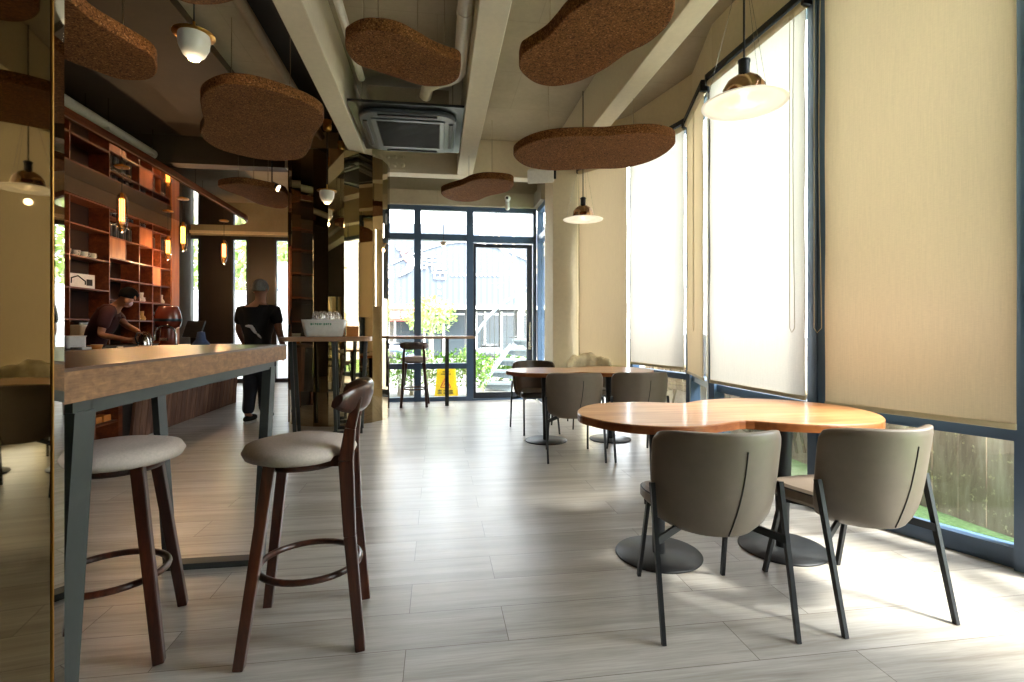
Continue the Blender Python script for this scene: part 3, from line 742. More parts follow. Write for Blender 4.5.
cork([(165,-8),(185,3),(204,5.6),(225,4),(243,-3),(250,-15),(235,-30),(200,-35),(170,-25)],2.9,'cork panel showing only a sliver at the top edge, above the nearest globe lamp',((.5,.5),))

# ------------------------------------------------------------------ lamps
def lamp_light(name,loc,power,colr=(1,.82,.58),r=.03,parent=None):
    ld=bpy.data.lights.new(name,'POINT'); ld.energy=power; ld.color=colr; ld.shadow_soft_size=r
    o=bpy.data.objects.new(name,ld); col.objects.link(o); o.location=loc
    if parent is not None: o.parent=parent
    return o
def disc_lamp(p,h,label,top=CEIL):
    t=empty('disc_pendant_lamp',(p.x,p.y,h)); tag(t,label,'lamp','frosted disc pendant lamps')
    MB().lathe([(.1,.012),(.2,.004),(.228,-.004),(.228,-.010),(.2,-.004),(.1,.004),(.08,-.012),(.0001,-.016)],(0,0,0),48).build('glass_disc',M['opal_disc'],t)
    MB().lathe([(.12,.012),(.12,.04),(.112,.085),(.088,.125),(.052,.15),(.03,.158)],(0,0,0),40).build('chrome_dome',M['warm_chrome'],t)
    MB().lathe([(.03,.158),(.03,.225),(.034,.23),(.034,.242),(.018,.252)],(0,0,0),24).build('lamp_socket',M['black_metal'],t)
    MB().lathe([(.0001,-.012),(.06,-.010),(.07,.004),(.05,.03),(.0001,.04)],(0,0,0),24).build('bulb',M['white_glow'],t)
    MB().cyl((0,0,.2),(0,0,top-h),.006,n=8).build('cord',M['black_metal'],t)
    for k in range(3):
        an=.5+2*PI*k/3; MB().cyl((.205*math.cos(an),.205*math.sin(an),.005),(.02*math.cos(an),.02*math.sin(an),min(top-h-.02,.75)),.0012,n=5).build('stay_wire',M['steel'],t)
    lamp_light('lamp_light',(0,0,-.12),.2,parent=t)
    return t
disc_lamp(CW(1.314,2.9),2.474,'nearest frosted disc lamp with a chrome dome, hanging in front of a bright white blind')
disc_lamp(D(583,5.9),2.456,'farther frosted disc lamp hanging below the wide cork panel over the farther table')
def globe_lamp(p,h,label,k=1.0,top=CEIL):
    t=empty('globe_pendant_lamp',(p.x,p.y,h)); tag(t,label,'lamp','brass-rimmed globe pendant lamps')
    MB().lathe([(.03*k,.006),(.112*k,.0),(.112*k,-.006),(.03*k,-.004)],(0,0,0),40).build('brass_plate',M['brass'],t)
    MB().lathe([(.082*k,-.004),(.085*k,-.03*k),(.08*k,-.075*k),(.058*k,-.122*k),(.034*k,-.142*k)],(0,0,0),32).build('globe_shade',M['opal'],t)
    MB().lathe([(.034*k,-.139*k),(.03*k,-.15*k),(.0001,-.156*k)],(0,0,0),20).build('bulb',M['white_glow'],t)
    MB().cyl((0,0,0),(0,0,.075*k),.008*k,n=10).build('brass_stem',M['brass'],t)
    MB().cyl((0,0,.07*k),(0,0,top-h),.0045,n=8).build('cord',M['black_metal'],t)
    lamp_light('lamp_light',(0,0,-.20*k),.9,parent=t)
    return t
globe_lamp(D(194,3.0),2.92,'nearest brass-rimmed globe lamp, glowing above the bar side',1,3.84)
globe_lamp(D(327,5.75),2.74,'brass-rimmed globe lamp on a long cord before the wide mirror column',.95)
globe_lamp(D(443.5,7.75),2.5,'tiny distant globe lamp hanging before the far blue windows',.5,2.96)
def ceiling_spot(p,h,label,top):
    t=empty('ceiling_spotlight',(p.x,p.y,h)); tag(t,label,'spotlight','brass ceiling spotlights')
    MB().lathe([(.036,-.02),(.045,0),(.045,.045),(.038,.055),(.045,.065),(.045,.09)],(0,0,0),24).build('brass_body',M['brass'],t)
    MB().lathe([(.035,.09),(.035,top-h)],(0,0,0),16).build('black_body',M['black_metal'],t)
    MB().lathe([(.0001,-.018),(.033,-.018),(.034,-.015),(.0001,-.014)],(0,0,0),16).build('lens',M['opal'],t)
    return t
ceiling_spot(CW(-2.02,5.6),3.38,'brass ceiling spotlight next to the edge of the big dark cork panel',3.9)
ceiling_spot(CW(-2.10,6.3),3.40,'brass ceiling spotlight directly above the wide mirror column',3.9)
sp_=empty('track_spotlight',G(272,184,3.03)); tag(sp_,'small black spotlight shining beside the far cork panel','spotlight')
MB().cyl((0,0,0),(.09,-.03,-.06),.035,.05,16).build('lamp_head',M['black_metal'],sp_)
MB().cyl((.085,-.03,-.058),(.092,-.031,-.062),.042,n=16).build('lens',M['white_glow'],sp_)
MB().cyl((0,0,0),(0,0,.88),.008,n=8).build('drop_rod',M['black_metal'],sp_)

# ------------------------------------------------------------------ ceiling air conditioner, pipes
ac=empty('ceiling_air_conditioner',(-.3,5.83,3.36)); tag(ac,'square grey cassette air conditioner hung between two ceiling beams','air conditioner')
MB().box(-.57,.57,-.67,.67,.05,.075).build('back_panel',plain('grey_blue_panel',(44,47,50),.35,.3),ac)
MB().prism(rrect(1.0,1.14,.2),0,.05,.012).build('fascia',plain('grey_plastic_fascia',(74,80,86),.4),ac)
MB().prism(rrect(.76,.84,.02),-.012,0,.004).build('intake_frame',plain('light_grey_plastic',(88,95,102),.4),ac)
mb=MB().box(-.33,.33,-.37,.37,-.014,-.0125)
for k in range(22): mb.box(-.32,.32,-.36+k*.033,-.351+k*.033,-.02,-.014)
mb.build('intake_grille',M['black_paint'],ac)
for s_ in (-1,1): MB().box(s_*.445-.022,s_*.445+.022,-.36,.36,-.014,-.001).build('air_vane',M['black_metal'],ac,bev=.01)
for s_ in (-1,1): MB().box(-.3,.3,s_*.51-.02,s_*.51+.02,-.014,-.001).build('air_vane',M['black_paint'],ac,bev=.008)
MB().box(-.42,.42,-.42,.42,.075,.33).build('casing',M['steel'],ac)
for sx in (-1,1):
    for sy_ in (-1,1): MB().cyl((sx*.46,sy_*.46,.07),(sx*.46,sy_*.46,.565),.006,n=6).build('hanger_rod',M['steel'],ac)
pv=plain('white_pvc_pipe',(214,208,190),.4)
t=empty('ceiling_pipe',(.21,4.9,3.62)); tag(t,'thick white pipe along the long beam, bending towards the air conditioner','pipe')
MB().tube([(0,-7.5,0),(0,-.2,0),(0,-.08,-.01),(-.03,.0,-.02),(-.1,.06,-.03),(-.22,.1,-.04)],.06,14).build('pipe_run',pv,t)
MB().tube([(0,-1.0,0),(0,-.93,0)],.065,14).build('coupling',pv,t)
MB().tube([(-.2,.09,-.04),(-.3,.16,-.06),(-.33,.3,-.1)],.06,12).build('wrapped_joint',M['beam'],t)
t=empty('ceiling_pipe',(-.74,5.1,3.66)); tag(t,'thin white pipe running behind the cork panel by the air conditioner','pipe')
MB().tube([(0,-7.5,0),(0,.1,0)],.035,12).build('pipe_run',pv,t)
t=empty('ceiling_pipe',(-3.73,7.5,3.5)); tag(t,'long pale pipe hung on rods just above the wooden rim of the bar canopy','pipe')
MB().tube([(0,-7,0),(0,0,0)],.06,14).ball((0,0,0),.06,14,8).build('pipe_run',pv,t)
for y in (-2.1,-1.2,-.3):
    MB().cyl((.1,y,0.0),(.1,y,.26),.006,n=6).build('hanger_rod',M['chrome'],t)
    MB().box(-.35,.12,y-.015,y+.015,-.09,-.062).build('bracket',pv,t)
# perforated cover plate on the cross beam, camera, projector box
t=empty('perforated_cover_plate',(RX(384,7.39),7.39,3.6)); tag(t,'cream cover plate with rows of round bosses on the cross beam','cover plate')
MB().box(-.32,.32,-.015,0,-.17,.2).build('plate',M['beam'],t)
mb=MB()
for i in range(6):
    for j in range(3): mb.ball((-.26+i*.105,-.015,-.1+j*.11),.03,12,6,(1,.6,1))
mb.build('boss_pattern',M['beam'],t)
v=D(508,8.35,3.14); cam_=empty('security_camera',(v.x,8.38,3.27)); tag(cam_,'white security camera under the concrete band over the blue windows','camera')
MB().ball((0,-.05,.06),.05,16,10).build('camera_ball',M['white'],cam_); MB().ball((-.012,-.095,.055),.022,10,8).build('lens',M['black_metal'],cam_)
MB().cyl((0,-.02,.02),(0,-.05,-.1),.035,n=14).ball((0,-.05,-.1),.04,12,8).build('mount',M['white'],cam_)
v=G(541,177,3.2); pj=empty('wall_speaker',(v.x,v.y,3.2),-.3); tag(pj,'white box speaker tilted from the beam above the corner pier','speaker')
MB().box(-.17,.17,-.09,.09,-.07,.1,Matrix.Rotation(.4,4,'X')).build('cabinet',M['white'],pj,bev=.01)
MB().box(.14,.2,-.02,.02,-.03,.2).build('bracket',M['black_metal'],pj)
# ------------------------------------------------------------------ bar canopy with a mirrored underside
HM=3.26
XF=-4.95           # front plane of the shelving
far=[(XL,10.98)]+[(-3.62-.5*(1-math.cos(q*PI/10)),10.43+.55*math.sin(q*PI/10)) for q in (5,4,3,2,1,0)]
cano=[(XL,3.2)]+far+[(-3.57,7.2),(-3.6,5.3),(-3.6,3.2)]
t=empty('bar_canopy',(0,0,HM)); tag(t,'long bar canopy with an orange-brown wooden rim and a mirrored underside','canopy')
MB().prism(cano,.02,.105).build('rim',M['shelf_wood'],t)
inner=[(x+(.02 if x<-5 else -.025),y-(.02 if y>10 else 0)) for x,y in cano]
MB().prism(inner,0,.02).build('mirror_underside',M['mirror_dark'],t)
for x,y in ((-3.8,6.2),(-3.8,7.6),(-3.9,9.0),(-4.3,10.2)):
    MB().cyl((x,y,.12),(x,y,(3.76 if y<7.38 else CEIL)-HM),.006,n=6).build('hanger_rod',M['chrome'],t)
def tube_lamp(px,py,pyb0,pyb1,label):
    p=G(px,py,HM-.003); z=F*(EYE-HM)/(py-HOR)
    if p.x<-4.7: p=Vector((-4.7,RYY(px,-4.7),0)); z=p.x*sy+p.y*cy
    t=empty('tube_pendant_lamp',(p.x,p.y,HM-.002)); tag(t,label,'lamp','amber tube bulbs under the bar canopy')
    zt=EYE+(HOR-pyb0)*z/F-HM; zb=EYE+(HOR-pyb1)*z/F-HM
    MB().lathe([(.075,-.012),(.085,0)],(0,0,0),24).build('ceiling_rose',M['brass'],t)
    MB().cyl((0,0,-.01),(0,0,zt),.004,n=6).build('cord',M['black_metal'],t)
    L=zt-zb
    MB().lathe([(.02,zt),(.045,zt-.03),(.06,zt-.08),(.06,zb+.12),(.04,zb+.03),(.0001,zb)],(0,0,0),24).build('glass_tube',M['amber_glass'],t)
    MB().lathe([(.02,zt),(.02,zt-.07)],(0,0,0),12).build('lamp_socket',M['brass'],t)
    mb=MB()
    for k in range(6):
        an=k*PI/3; mb.cyl((.026*math.cos(an),.026*math.sin(an),zt-.08),(.026*math.cos(an),.026*math.sin(an),zb+L*.3),.005,n=6)
    mb.build('filament',M['filament'],t)
    lamp_light('lamp_light',(0,0,zb-.06),6.0,(1,.6,.28),.03,t)
tube_lamp(122,167,193,233,'amber tube bulb nearest to us under the bar canopy')
tube_lamp(183,199,222,252,'amber tube bulb hanging farther along the front rim, before the first slit window')
tube_lamp(168,219,236,260,'amber tube bulb hanging by the end of the reddish shelves')
tube_lamp(224,221,240,264,'amber tube bulb hanging at the far rounded end of the bar canopy')

# ------------------------------------------------------------------ wall shelving
sh=empty('wall_shelving',(0,0,0)); tag(sh,'tall reddish wooden shelving of open compartments along the bar wall','shelving')
YE=10.43; YS=3.5
def shy(px): return RYY(px,XF)
th=.022
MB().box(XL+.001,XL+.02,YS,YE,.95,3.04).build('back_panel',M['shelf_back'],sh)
big=[YS,4.55,5.6,6.65,shy(69),shy(109)]
small=[shy(109),shy(139),shy(152.3),shy(160.5),shy(171)]
rows_big=[1.32,1.76,2.205,2.645,3.03]; rows_small=[1.32,1.64,1.96,2.28,2.6,2.91,3.03]
def board(y0,y1,z): MB().box(XL+.02,XF,y0,y1,z-th/2,z+th/2).build('shelf_board',M['shelf_wood'],sh)
for z in rows_big: board(YS,small[0],z)
for z in rows_small: board(small[0],YE,z)
for y in big+small[1:2]+small[2:3]+[YE-th]:
    MB().box(XL+.02,XF+.002,y,y+th,.95,3.04).build('upright',M['shelf_wood'],sh)
for (z0,z1) in ((1.64,1.96),(1.96,2.28),(2.6,2.91),(2.28,2.6)):
    y=small[3]; MB().box(XL+.02,XF,y,y+th,z0,z1).build('upright',M['shelf_wood'],sh)
ydiv=shy(125.5); MB().box(XL+.02,XF,ydiv,ydiv+th,2.28,2.6).build('upright',M['shelf_wood'],sh)
dm=wood('orange_wood_door',(132,74,38),(170,104,58),(192,128,76),2,.45,.8,10)
for (y0,y1,z0,z1) in ((small[0]+th,ydiv,2.28,2.6),(small[1]+th,small[2],2.6,2.91),(small[2]+th,small[3],1.96,2.28)):
    MB().box(XF-.02,XF-.004,y0,y1,z0+th/2,z1-th/2).build('cabinet_door',dm,sh)
MB().box(XL+.0,XF+.02,YE,YE+.28,0,3.26).build('end_panel',dm,sh)
# pale bulkhead over the shelving
struct(MB().box(XL+.0,XF+.01,YS,YE+.28,3.045,3.258).build('trim_10',M['concrete_dark']))
# things on the shelves
def put(name,builders,label,cat,group,y,z,x=XF-.12,rz=0,sc_=1):
    e=empty(name,(x,y,z),rz); e.scale=(sc_,)*3; tag(e,label,cat,group)
    for nm,mb,mt in builders: mb.build(nm,mt,e)
    return e
zc=2.205+th/2
cup=[('cup_body',MB().lathe([(.0001,0),(.03,0),(.034,.008),(.055,.035),(.064,.075),(.058,.075),(.05,.035),(.0001,.012)],(0,0,0),20),M['opal']),
     ('handle',MB().tube([(.055,0,.06),(.085,0,.062),(.092,0,.04),(.07,0,.022),(.045,0,.025)],.007,6),M['opal'])]
c0=put('coffee_cup',cup,'white coffee cup in the row on the middle shelf of the big compartment','cup','white cups on the shelf',shy(77),zc,rz=-.6,sc_=.72); c0.scale=(.72,.72,1.15)
for i,px in enumerate((84.5,92,100)):
    c=copy_tree(c0); c.location=(XF-.1,shy(px),zc); c.rotation_euler=(0,0,-.5+.9*i)
c=copy_tree(c0); c.location=(XF-.1,shy(71.5),zc)
zb=1.76+th/2
pb=put('framed_box',[('box_body',MB().box(-.06,.06,-.2,.2,0,.2),M['white']),('house_print',MB().tube([(.062,-.16,.06),(.062,-.16,.13),(.062,-.06,.17),(.062,.05,.1),(.062,.05,.05)],.009,4),M['black_metal']),('dark_square',MB().box(.06,.063,.07,.16,.04,.13),M['black_metal'])],'white box with a black house outline on the lowest visible shelf','box',None,shy(87.5),zb,rz=-.25)
put('purple_figurine',[('figure',MB().lathe([(.03,0),(.022,.04),(.035,.08),(.02,.12),(.028,.16),(.0001,.18)],(0,0,0),12),M['purple']),('stand',MB().box(-.03,.03,-.03,.03,0,.008),M['white'])],'small purple figurine beside the white box','figurine',None,shy(71.5),zb)
put('gold_figurine',[('figure',MB().lathe([(.028,.01),(.03,.06),(.02,.09),(.03,.13),(.0001,.17)],(0,0,0),12),M['gold']),('stand',MB().box(-.035,.035,-.035,.035,0,.01),M['gold'])],'small golden figurine between the purple one and the white box','figurine',None,shy(76.5),zb)
rnd=random.Random(4)
def tins(y0,y1,z,n,h,label,group,mat=M['tin'],r=.034):
    first=None
    for i in range(n):
        y=y0+(y1-y0)*(i+.5)/n
        if first is None:
            first=put('tea_tin',[('tin_body',MB().lathe([(.0001,0),(r,0),(r,h*.8),(.0001,h*.8)],(0,0,0),16),mat),('tin_lid',MB().lathe([(r*.96,h*.8),(r*1.02,h*.82),(r*1.02,h),(.0001,h+.004)],(0,0,0),16),M['steel'])],label,'tin',group,y,z)
        else:
            c=copy_tree(first); c.location=(XF-.09-.02*(i%2),y,z)
tins(shy(110)+.05,shy(138),2.6+th/2,8,.26,'slate-blue tea tin in the upper row of the first small compartment','tea tins in the first small compartment')
tins(shy(110)+.05,shy(138),2.91+th/2,9,.09,'low dark tin on the topmost shelf of the first small compartment','low tins on the topmost shelf')
tins(shy(140)+.05,shy(151.5),2.91+th/2,4,.09,'low dark tin on the topmost shelf of the second small compartment','low tins on the second topmost shelf')
tins(shy(153.5)+.03,shy(160),2.6+th/2,4,.25,'tall slate-blue tin in the third small compartment','tall tins in the third small compartment')
tins(shy(161.5)+.03,shy(169.5),2.6+th/2,5,.25,'tall slate-blue tin in the last small compartment, beside the shelf end','tall tins beside the shelf end')
def vessel(y,z,label,group,mat,k=1.0):
    return put('ceramic_server',[('vessel_body',MB().lathe([(.0001,0),(.05*k,0),(.06*k,.03*k),(.03*k,.08*k),(.035*k,.14*k),(.02*k,.14*k)],(0,0,0),16),mat),('spout',MB().cyl((.0,.05*k,.03*k),(0,.11*k,.07*k),.015*k,.008*k,8),mat)],label,'server',group,y,z)
for px,zz,mt,lb,gp in ((143,1.64,'gold','golden coffee server standing alone in a low compartment',None),(146.5,1.64,'gold','golden coffee server behind the masked person\'s head',None)): pass
v0=None
for i,(px,zz,mt) in enumerate(((143.5,1.32,'gold'),(149,1.32,'gold'),(144,1.64,'opal'),(148.5,1.64,'opal'),(155,1.64,'opal'),(163,1.64,'opal'),(167.5,1.64,'opal'),(163.5,1.32,'opal'),(155.5,1.32,'gold'))):
    vessel(shy(px),zz+th/2,'golden coffee server on a low shelf behind the bar' if mt=='gold' else 'white ceramic coffee server on the low shelves behind the bar','golden servers on the low shelf' if mt=='gold' else 'white servers on the low shelves',M[mt],1.15)

# back counter and its machines
bc=empty('back_counter',(0,0,0)); tag(bc,'dark low counter along the shelving wall behind the bar','counter')
MB().box(XL+.001,-4.88,YS,YE-.2,0,.88).build('cabinet_body',M['dark_panel'],bc)
MB().box(XL+.001,-4.86,YS,YE-.18,.88,.92).build('worktop',M['black_paint'],bc)
p=D(72,6.9); em=empty('espresso_machine',(-4.99,8.02,.92),0); em.scale=(.86,.9,.9); tag(em,'white and steel espresso machine on the back counter behind the masked person','espresso machine')
MB().box(-.22,.2,-.28,.28,.03,.36).build('machine_body',plain('ivory_enamel',(196,186,168),.35),em,bev=.02)
MB().box(-.2,.16,-.25,.25,.36,.40).build('cup_tray',M['steel'],em)
MB().box(.2,.24,-.25,.25,.03,.09).build('drip_tray',M['black_metal'],em)
for y in (-.12,.12):
    MB().cyl((.2,y,.22),(.27,y,.22),.035,n=12).cyl((.25,y,.2),(.36,y,.17),.014,n=8).build('portafilter',M['black_metal'],em)
MB().tube([(.2,.24,.3),(.28,.26,.3),(.29,.26,.12)],.007,8).build('steam_wand',M['chrome'],em)
MB().box(.201,.206,-.06,.06,.28,.33).build('display',M['black_metal'],em)

# ------------------------------------------------------------------ bar counter
ct=empty('bar_counter',(0,0,0)); tag(ct,'long bar counter faced with brown vertical wooden slats, standing below the canopy','counter')
YC0,YC1=5.72,8.8; XB,XT=-3.22,-3.13; XK=-3.95
mb=MB(); nsl=24
# core
core=[(XB-.03,0),(XT-.03,.93)]
mb.add([(x,y,z) for y in (YC0+.02,YC1-.02) for x,z in ((XK,0),(XB-.03,0),(XT-.04,.90),(XK,.90))],[(0,1,2,3),(7,6,5,4),(0,4,5,1),(1,5,6,2),(2,6,7,3),(3,7,4,0)]).build('counter_core',M['dark_panel'],ct)
mb=MB()
w=(YC1-YC0-.0)/nsl
for i in range(nsl):
    if i<2: continue
    y0=YC0+i*w+.004; y1=YC0+(i+1)*w-.004
    mb.add([(x,y,z) for y in (y0,y1) for x,z in ((XB-.03,0.0),(XB,0.0),(XT,.91),(XT-.03,.91))],[(0,1,2,3),(7,6,5,4),(0,4,5,1),(1,5,6,2),(2,6,7,3),(3,7,4,0)])
mb.build('slat_facing',M['slat_wood'],ct)
mb=MB()
for i in range(5):
    x0=XK+i*.15; 
    mb.add([(x,y,z) for y in (YC1-.02,YC1+.01) for x,z in ((x0,0),(x0+.142,0),(x0+.142+.03*(i>2),.91),(x0,.91))],[(0,1,2,3),(7,6,5,4),(0,4,5,1),(1,5,6,2),(2,6,7,3),(3,7,4,0)])
mb.build('end_facing',M['slat_wood'],ct)
MB().box(XK-.03,XT+.02,YC0-.02,YC1+.04,.91,.945).build('countertop',M['bar_top'],ct)
# open niche at the near end
MB().box(XB-.35,XB+.02,YC0-.38,YC0-.35,0,.91).box(XB-.35,XB+.02,YC0-.005,YC0+.06,0,.91).box(XB-.35,XB-.32,YC0-.35,YC0-.005,0,.91).box(XB-.32,XB+.015,YC0-.35,YC0-.005,.25,.272).box(XB-.32,XB+.015,YC0-.35,YC0-.005,.0,.03).box(XB-.32,XB+.015,YC0-.35,YC0-.005,.60,.62).build('open_niche',M['shelf_wood'],ct)
MB().box(XK-.03,XT+.0,YC0-.42,YC0-.02,.91,.945).build('countertop_end',M['bar_top'],ct)
for i,(dx,wd) in enumerate(((-.25,.15),(-.09,.11))):
    o=MB().box(-.06,.06,-wd/2,wd/2,0,.06).build('kraft_box',M['orange_box'],bev=.004); o.location=(XB-.09,YC0+dx,.273); tag(o,'orange-brown kraft box in the open niche of the bar, %s'%('the wider one' if i==0 else 'the one by the slats'),'box')
# things on the counter
ZT=.945
def urn(p,label,cut=1):
    t=empty('coffee_grinder',(p.x,p.y,ZT)); tag(t,label,'grinder','red-brown barrel grinders')
    MB().lathe([(.0001,0),(.115,0),(.115,.03),(.095,.05),(.095,.25)],(0,0,0),28).build('stand',M['red_brown'],t)
    MB().lathe([(.095,.25),(.15,.27),(.165,.34),(.168,.40),(.15,.48),(.125,.55),(.115,.56),(.0001,.57)],(0,0,0),32).build('barrel',M['red_brown'],t)
    MB().lathe([(.1685,.345),(.170,.365),(.1685,.385)],(0,0,0),32).build('dark_band',M['black_metal'],t)
    MB().box(-.05,.05,-.125,-.1,.08,.12).build('control_panel',M['steel'],t)
    return t
def onC(px,z): return D(px,z)
u=urn(onC(168,7.15),'red-brown barrel-shaped grinder at the far end of the bar, beside the pocket-sized steel taps'); u['label']='red-brown barrel-shaped grinder on the bar, between the curved taps and the black till'
for i,(pa,hh,rr,lb) in enumerate(((onC(176,6.75),.27,.14,'larger curved chrome tap arching in front of the barrel grinder'),(onC(151,6.75),.2,.09,'smaller curved chrome tap beside the steel kettle'))):
    t=empty('gooseneck_tap',(pa.x,pa.y,ZT)); tag(t,lb,'tap')
    R_=CW(-1,0)-CW(0,0)
    pts=[Vector((0,0,0)),Vector((0,0,hh*.6))]+[R_*(rr-rr*math.cos(PI*q/8))+Vector((0,0,hh*.6+rr*math.sin(PI*q/8)*.9)) for q in range(1,9)]+[R_*2*rr+Vector((0,0,hh*.35))]
    MB().tube(pts,.011,10).build('spout',M['chrome'],t); MB().lathe([(.03,0),(.028,.03),(.014,.05)],(0,0,0),16).build('tap_base',M['chrome'],t)
till=empty('point_of_sale_screen',(lambda v:(v.x,v.y,ZT))(onC(194,7.1)),-.5); tag(till,'black till screen tilted on its stand at the far end of the bar','till')
MB().box(-.17,.17,-.012,.012,-.12,.12,Matrix.Translation((0,0,.24))@Matrix.Rotation(-.35,4,'X')).build('screen',M['black_metal'],till,bev=.005)
MB().bar((0,.02,0.01),(0,.0,.22),.12,.05,w2=.08).build('stand',M['black_metal'],till); MB().box(-.1,.1,-.08,.1,0,.015).build('foot',M['black_metal'],till)
o=MB().lathe([(.0001,0),(.11,0),(.1,.05),(.06,.1),(.045,.2),(.0001,.21)],(0,0,0),16).build('blue_apron_bundle',plain('blue_cloth',(70,88,124),.9)); v=onC(201,6.95); o.location=(v.x,v.y,ZT); tag(o,'folded blue cloth bundle standing in front of the till','cloth'); o.name='cloth_bundle'
v=onC(72,6.2); o=empty('white_container',(v.x,v.y,ZT),-.6); tag(o,'white open plastic container at the near end of the bar','container')
MB().prism(rrect(.24,.2,.03),0,.15,.004).build('container_body',M['white'],o); MB().prism(rrect(.255,.215,.03),.15,.162,.003).build('rim',M['white'],o)
v=onC(81,6.05); o=MB().box(-.11,.11,-.05,.05,0,.03).build('napkin_stack',M['white'],bev=.004); o.location=(v.x,v.y,ZT); o.rotation_euler=(0,0,-.5); tag(o,'flat white napkin stack on the bar before the masked person','napkins')
v=onC(97,6.15); o=empty('amber_bowl',(v.x,v.y,ZT)); tag(o,'small amber bowl on the bar beside the napkin stack','bowl')
MB().lathe([(.0001,0),(.04,0),(.06,.05),(.055,.05),(.036,.008),(.0001,.008)],(0,0,0),20).build('bowl_body',M['orange_box'],o); MB().lathe([(.06,.05),(.063,.054),(.058,.056)],(0,0,0),20).build('rim',M['gold'],o)
v=onC(120,6.25); o=MB().lathe([(.0001,0),(.03,0),(.032,.03),(.0001,.032)],(0,0,0),16).build('cup_lid',M['white']); o.location=(v.x,v.y,ZT); tag(o,'small white round lid on the bar below the hands of the masked person','lid')
v=D(147,7.3); o=empty('serving_tray',(v.x,v.y,1.17)); 
bpy.data.objects.remove(o)

# steel kettle held by the barista
kp=D(144,6.55,.96); kt=empty('steel_kettle',(kp.x,kp.y,.955),1.2); tag(kt,'polished steel gooseneck kettle held over the bar by the masked person','kettle')
MB().lathe([(.0001,0),(.075,0),(.08,.02),(.066,.1),(.045,.15),(.03,.165),(.0001,.17)],(0,0,0),28).build('kettle_body',M['chrome'],kt)
MB().tube([(.07,0,.03),(.12,0,.05),(.125,0,.12),(.15,0,.165)],.007,8).build('spout',M['chrome'],kt)
MB().tube([(-.03,0,.165),(-.09,0,.185),(-.12,0,.13),(-.1,0,.06),(-.075,0,.05)],.009,8).build('handle',M['black_metal'],kt)

# ------------------------------------------------------------------ people
def skin(name,verts,edges,radii,mat,parent=None,root=0,sub=2):
    me=bpy.data.meshes.new(name); me.from_pydata([tuple(v) for v in verts],edges,[]); o=bpy.data.objects.new(name,me); col.objects.link(o)
    me.materials.append(mat)
    if parent: o.parent=parent
    sm=o.modifiers.new('skin','SKIN'); sm.use_smooth_shade=True
    for i,r in enumerate(radii):
        sv=me.skin_vertices[0].data[i]; sv.radius=(r,r) if not isinstance(r,tuple) else r; sv.use_root=(i==root)
    m=o.modifiers.new('u','SUBSURF'); m.levels=sub; m.render_levels=sub
    return o
def person(name,label,J,mats,parts,rzf):
    """J: joint dict in cam-plan coordinates (x right, z ahead, h up) -> world"""
    pass
def W3(p): return CW(p[0],p[1],p[2])
def body(J,mat,parent,loc):
    for k_,(p_,r_) in list(J['pts'].items()):
        if k_ in ('pelvis','waist','chest','upper','shL','shR','hipL','hipR','knL','knR'):
            J['full'][k_]=(p_,r_); r_=tuple(q*.78 for q in r_) if isinstance(r_,tuple) else r_*.8; J['pts'][k_]=(p_,r_)
    # J keys: pelvis, waist, chest, neck, head0, head1, hipL.. etc
    names=list(J['pts'].keys()); idx={n:i for i,n in enumerate(names)}
    vs=[W3(J['pts'][n][0])-loc for n in names]; rad=[J['pts'][n][1] for n in names]
    return skin('body',vs,[(idx[a],idx[b]) for a,b in J['edges']],rad,mat,parent,idx['pelvis'])
def hand(J,pts,wrist,direction,side,curl,size=1.0):
    """adds palm and five fingers to a joint dict; direction and side are unit vectors in plan coordinates"""
    d=Vector(direction).normalized(); s_=Vector(side).normalized(); up=d.cross(s_).normalized()
    w=Vector(wrist); nm='h%d'%len(J['pts'])
    def P(v): return (v.x,v.y,v.z)
    J['pts'][nm+'p']=(P(w+d*.05*size),(.036*size,.018*size)); J['edges'].append((pts,nm+'p'))
    for k,(off,ln) in enumerate(((-.03,.072),(-.01,.082),(.01,.077),(.029,.06))):
        a=w+d*.088*size+s_*off*size; b=a+(d*math.cos(curl*.5)-up*math.sin(curl*.5))*ln*.5*size; c=b+(d*math.cos(curl)-up*math.sin(curl))*ln*.5*size
        for q,(v,r) in enumerate(((a,.0095),(b,.0085),(c,.007))): J['pts'][nm+str(k)+'abc'[q]]=(P(v),r*size)
        J['edges']+= [(nm+'p',nm+str(k)+'a'),(nm+str(k)+'a',nm+str(k)+'b'),(nm+str(k)+'b',nm+str(k)+'c')]
    a=w+d*.035*size-s_*.032*size; b=a+d*.03*size-s_*.022*size-up*.012*size; c=b+d*.028*size-s_*.004*size-up*.014*size
    for q,(v,r) in enumerate(((a,.012),(b,.010),(c,.008))): J['pts'][nm+'t'+'abc'[q]]=(P(v),r*size)
    J['edges']+=[(nm+'p',nm+'ta'),(nm+'ta',nm+'tb'),(nm+'tb',nm+'tc')]
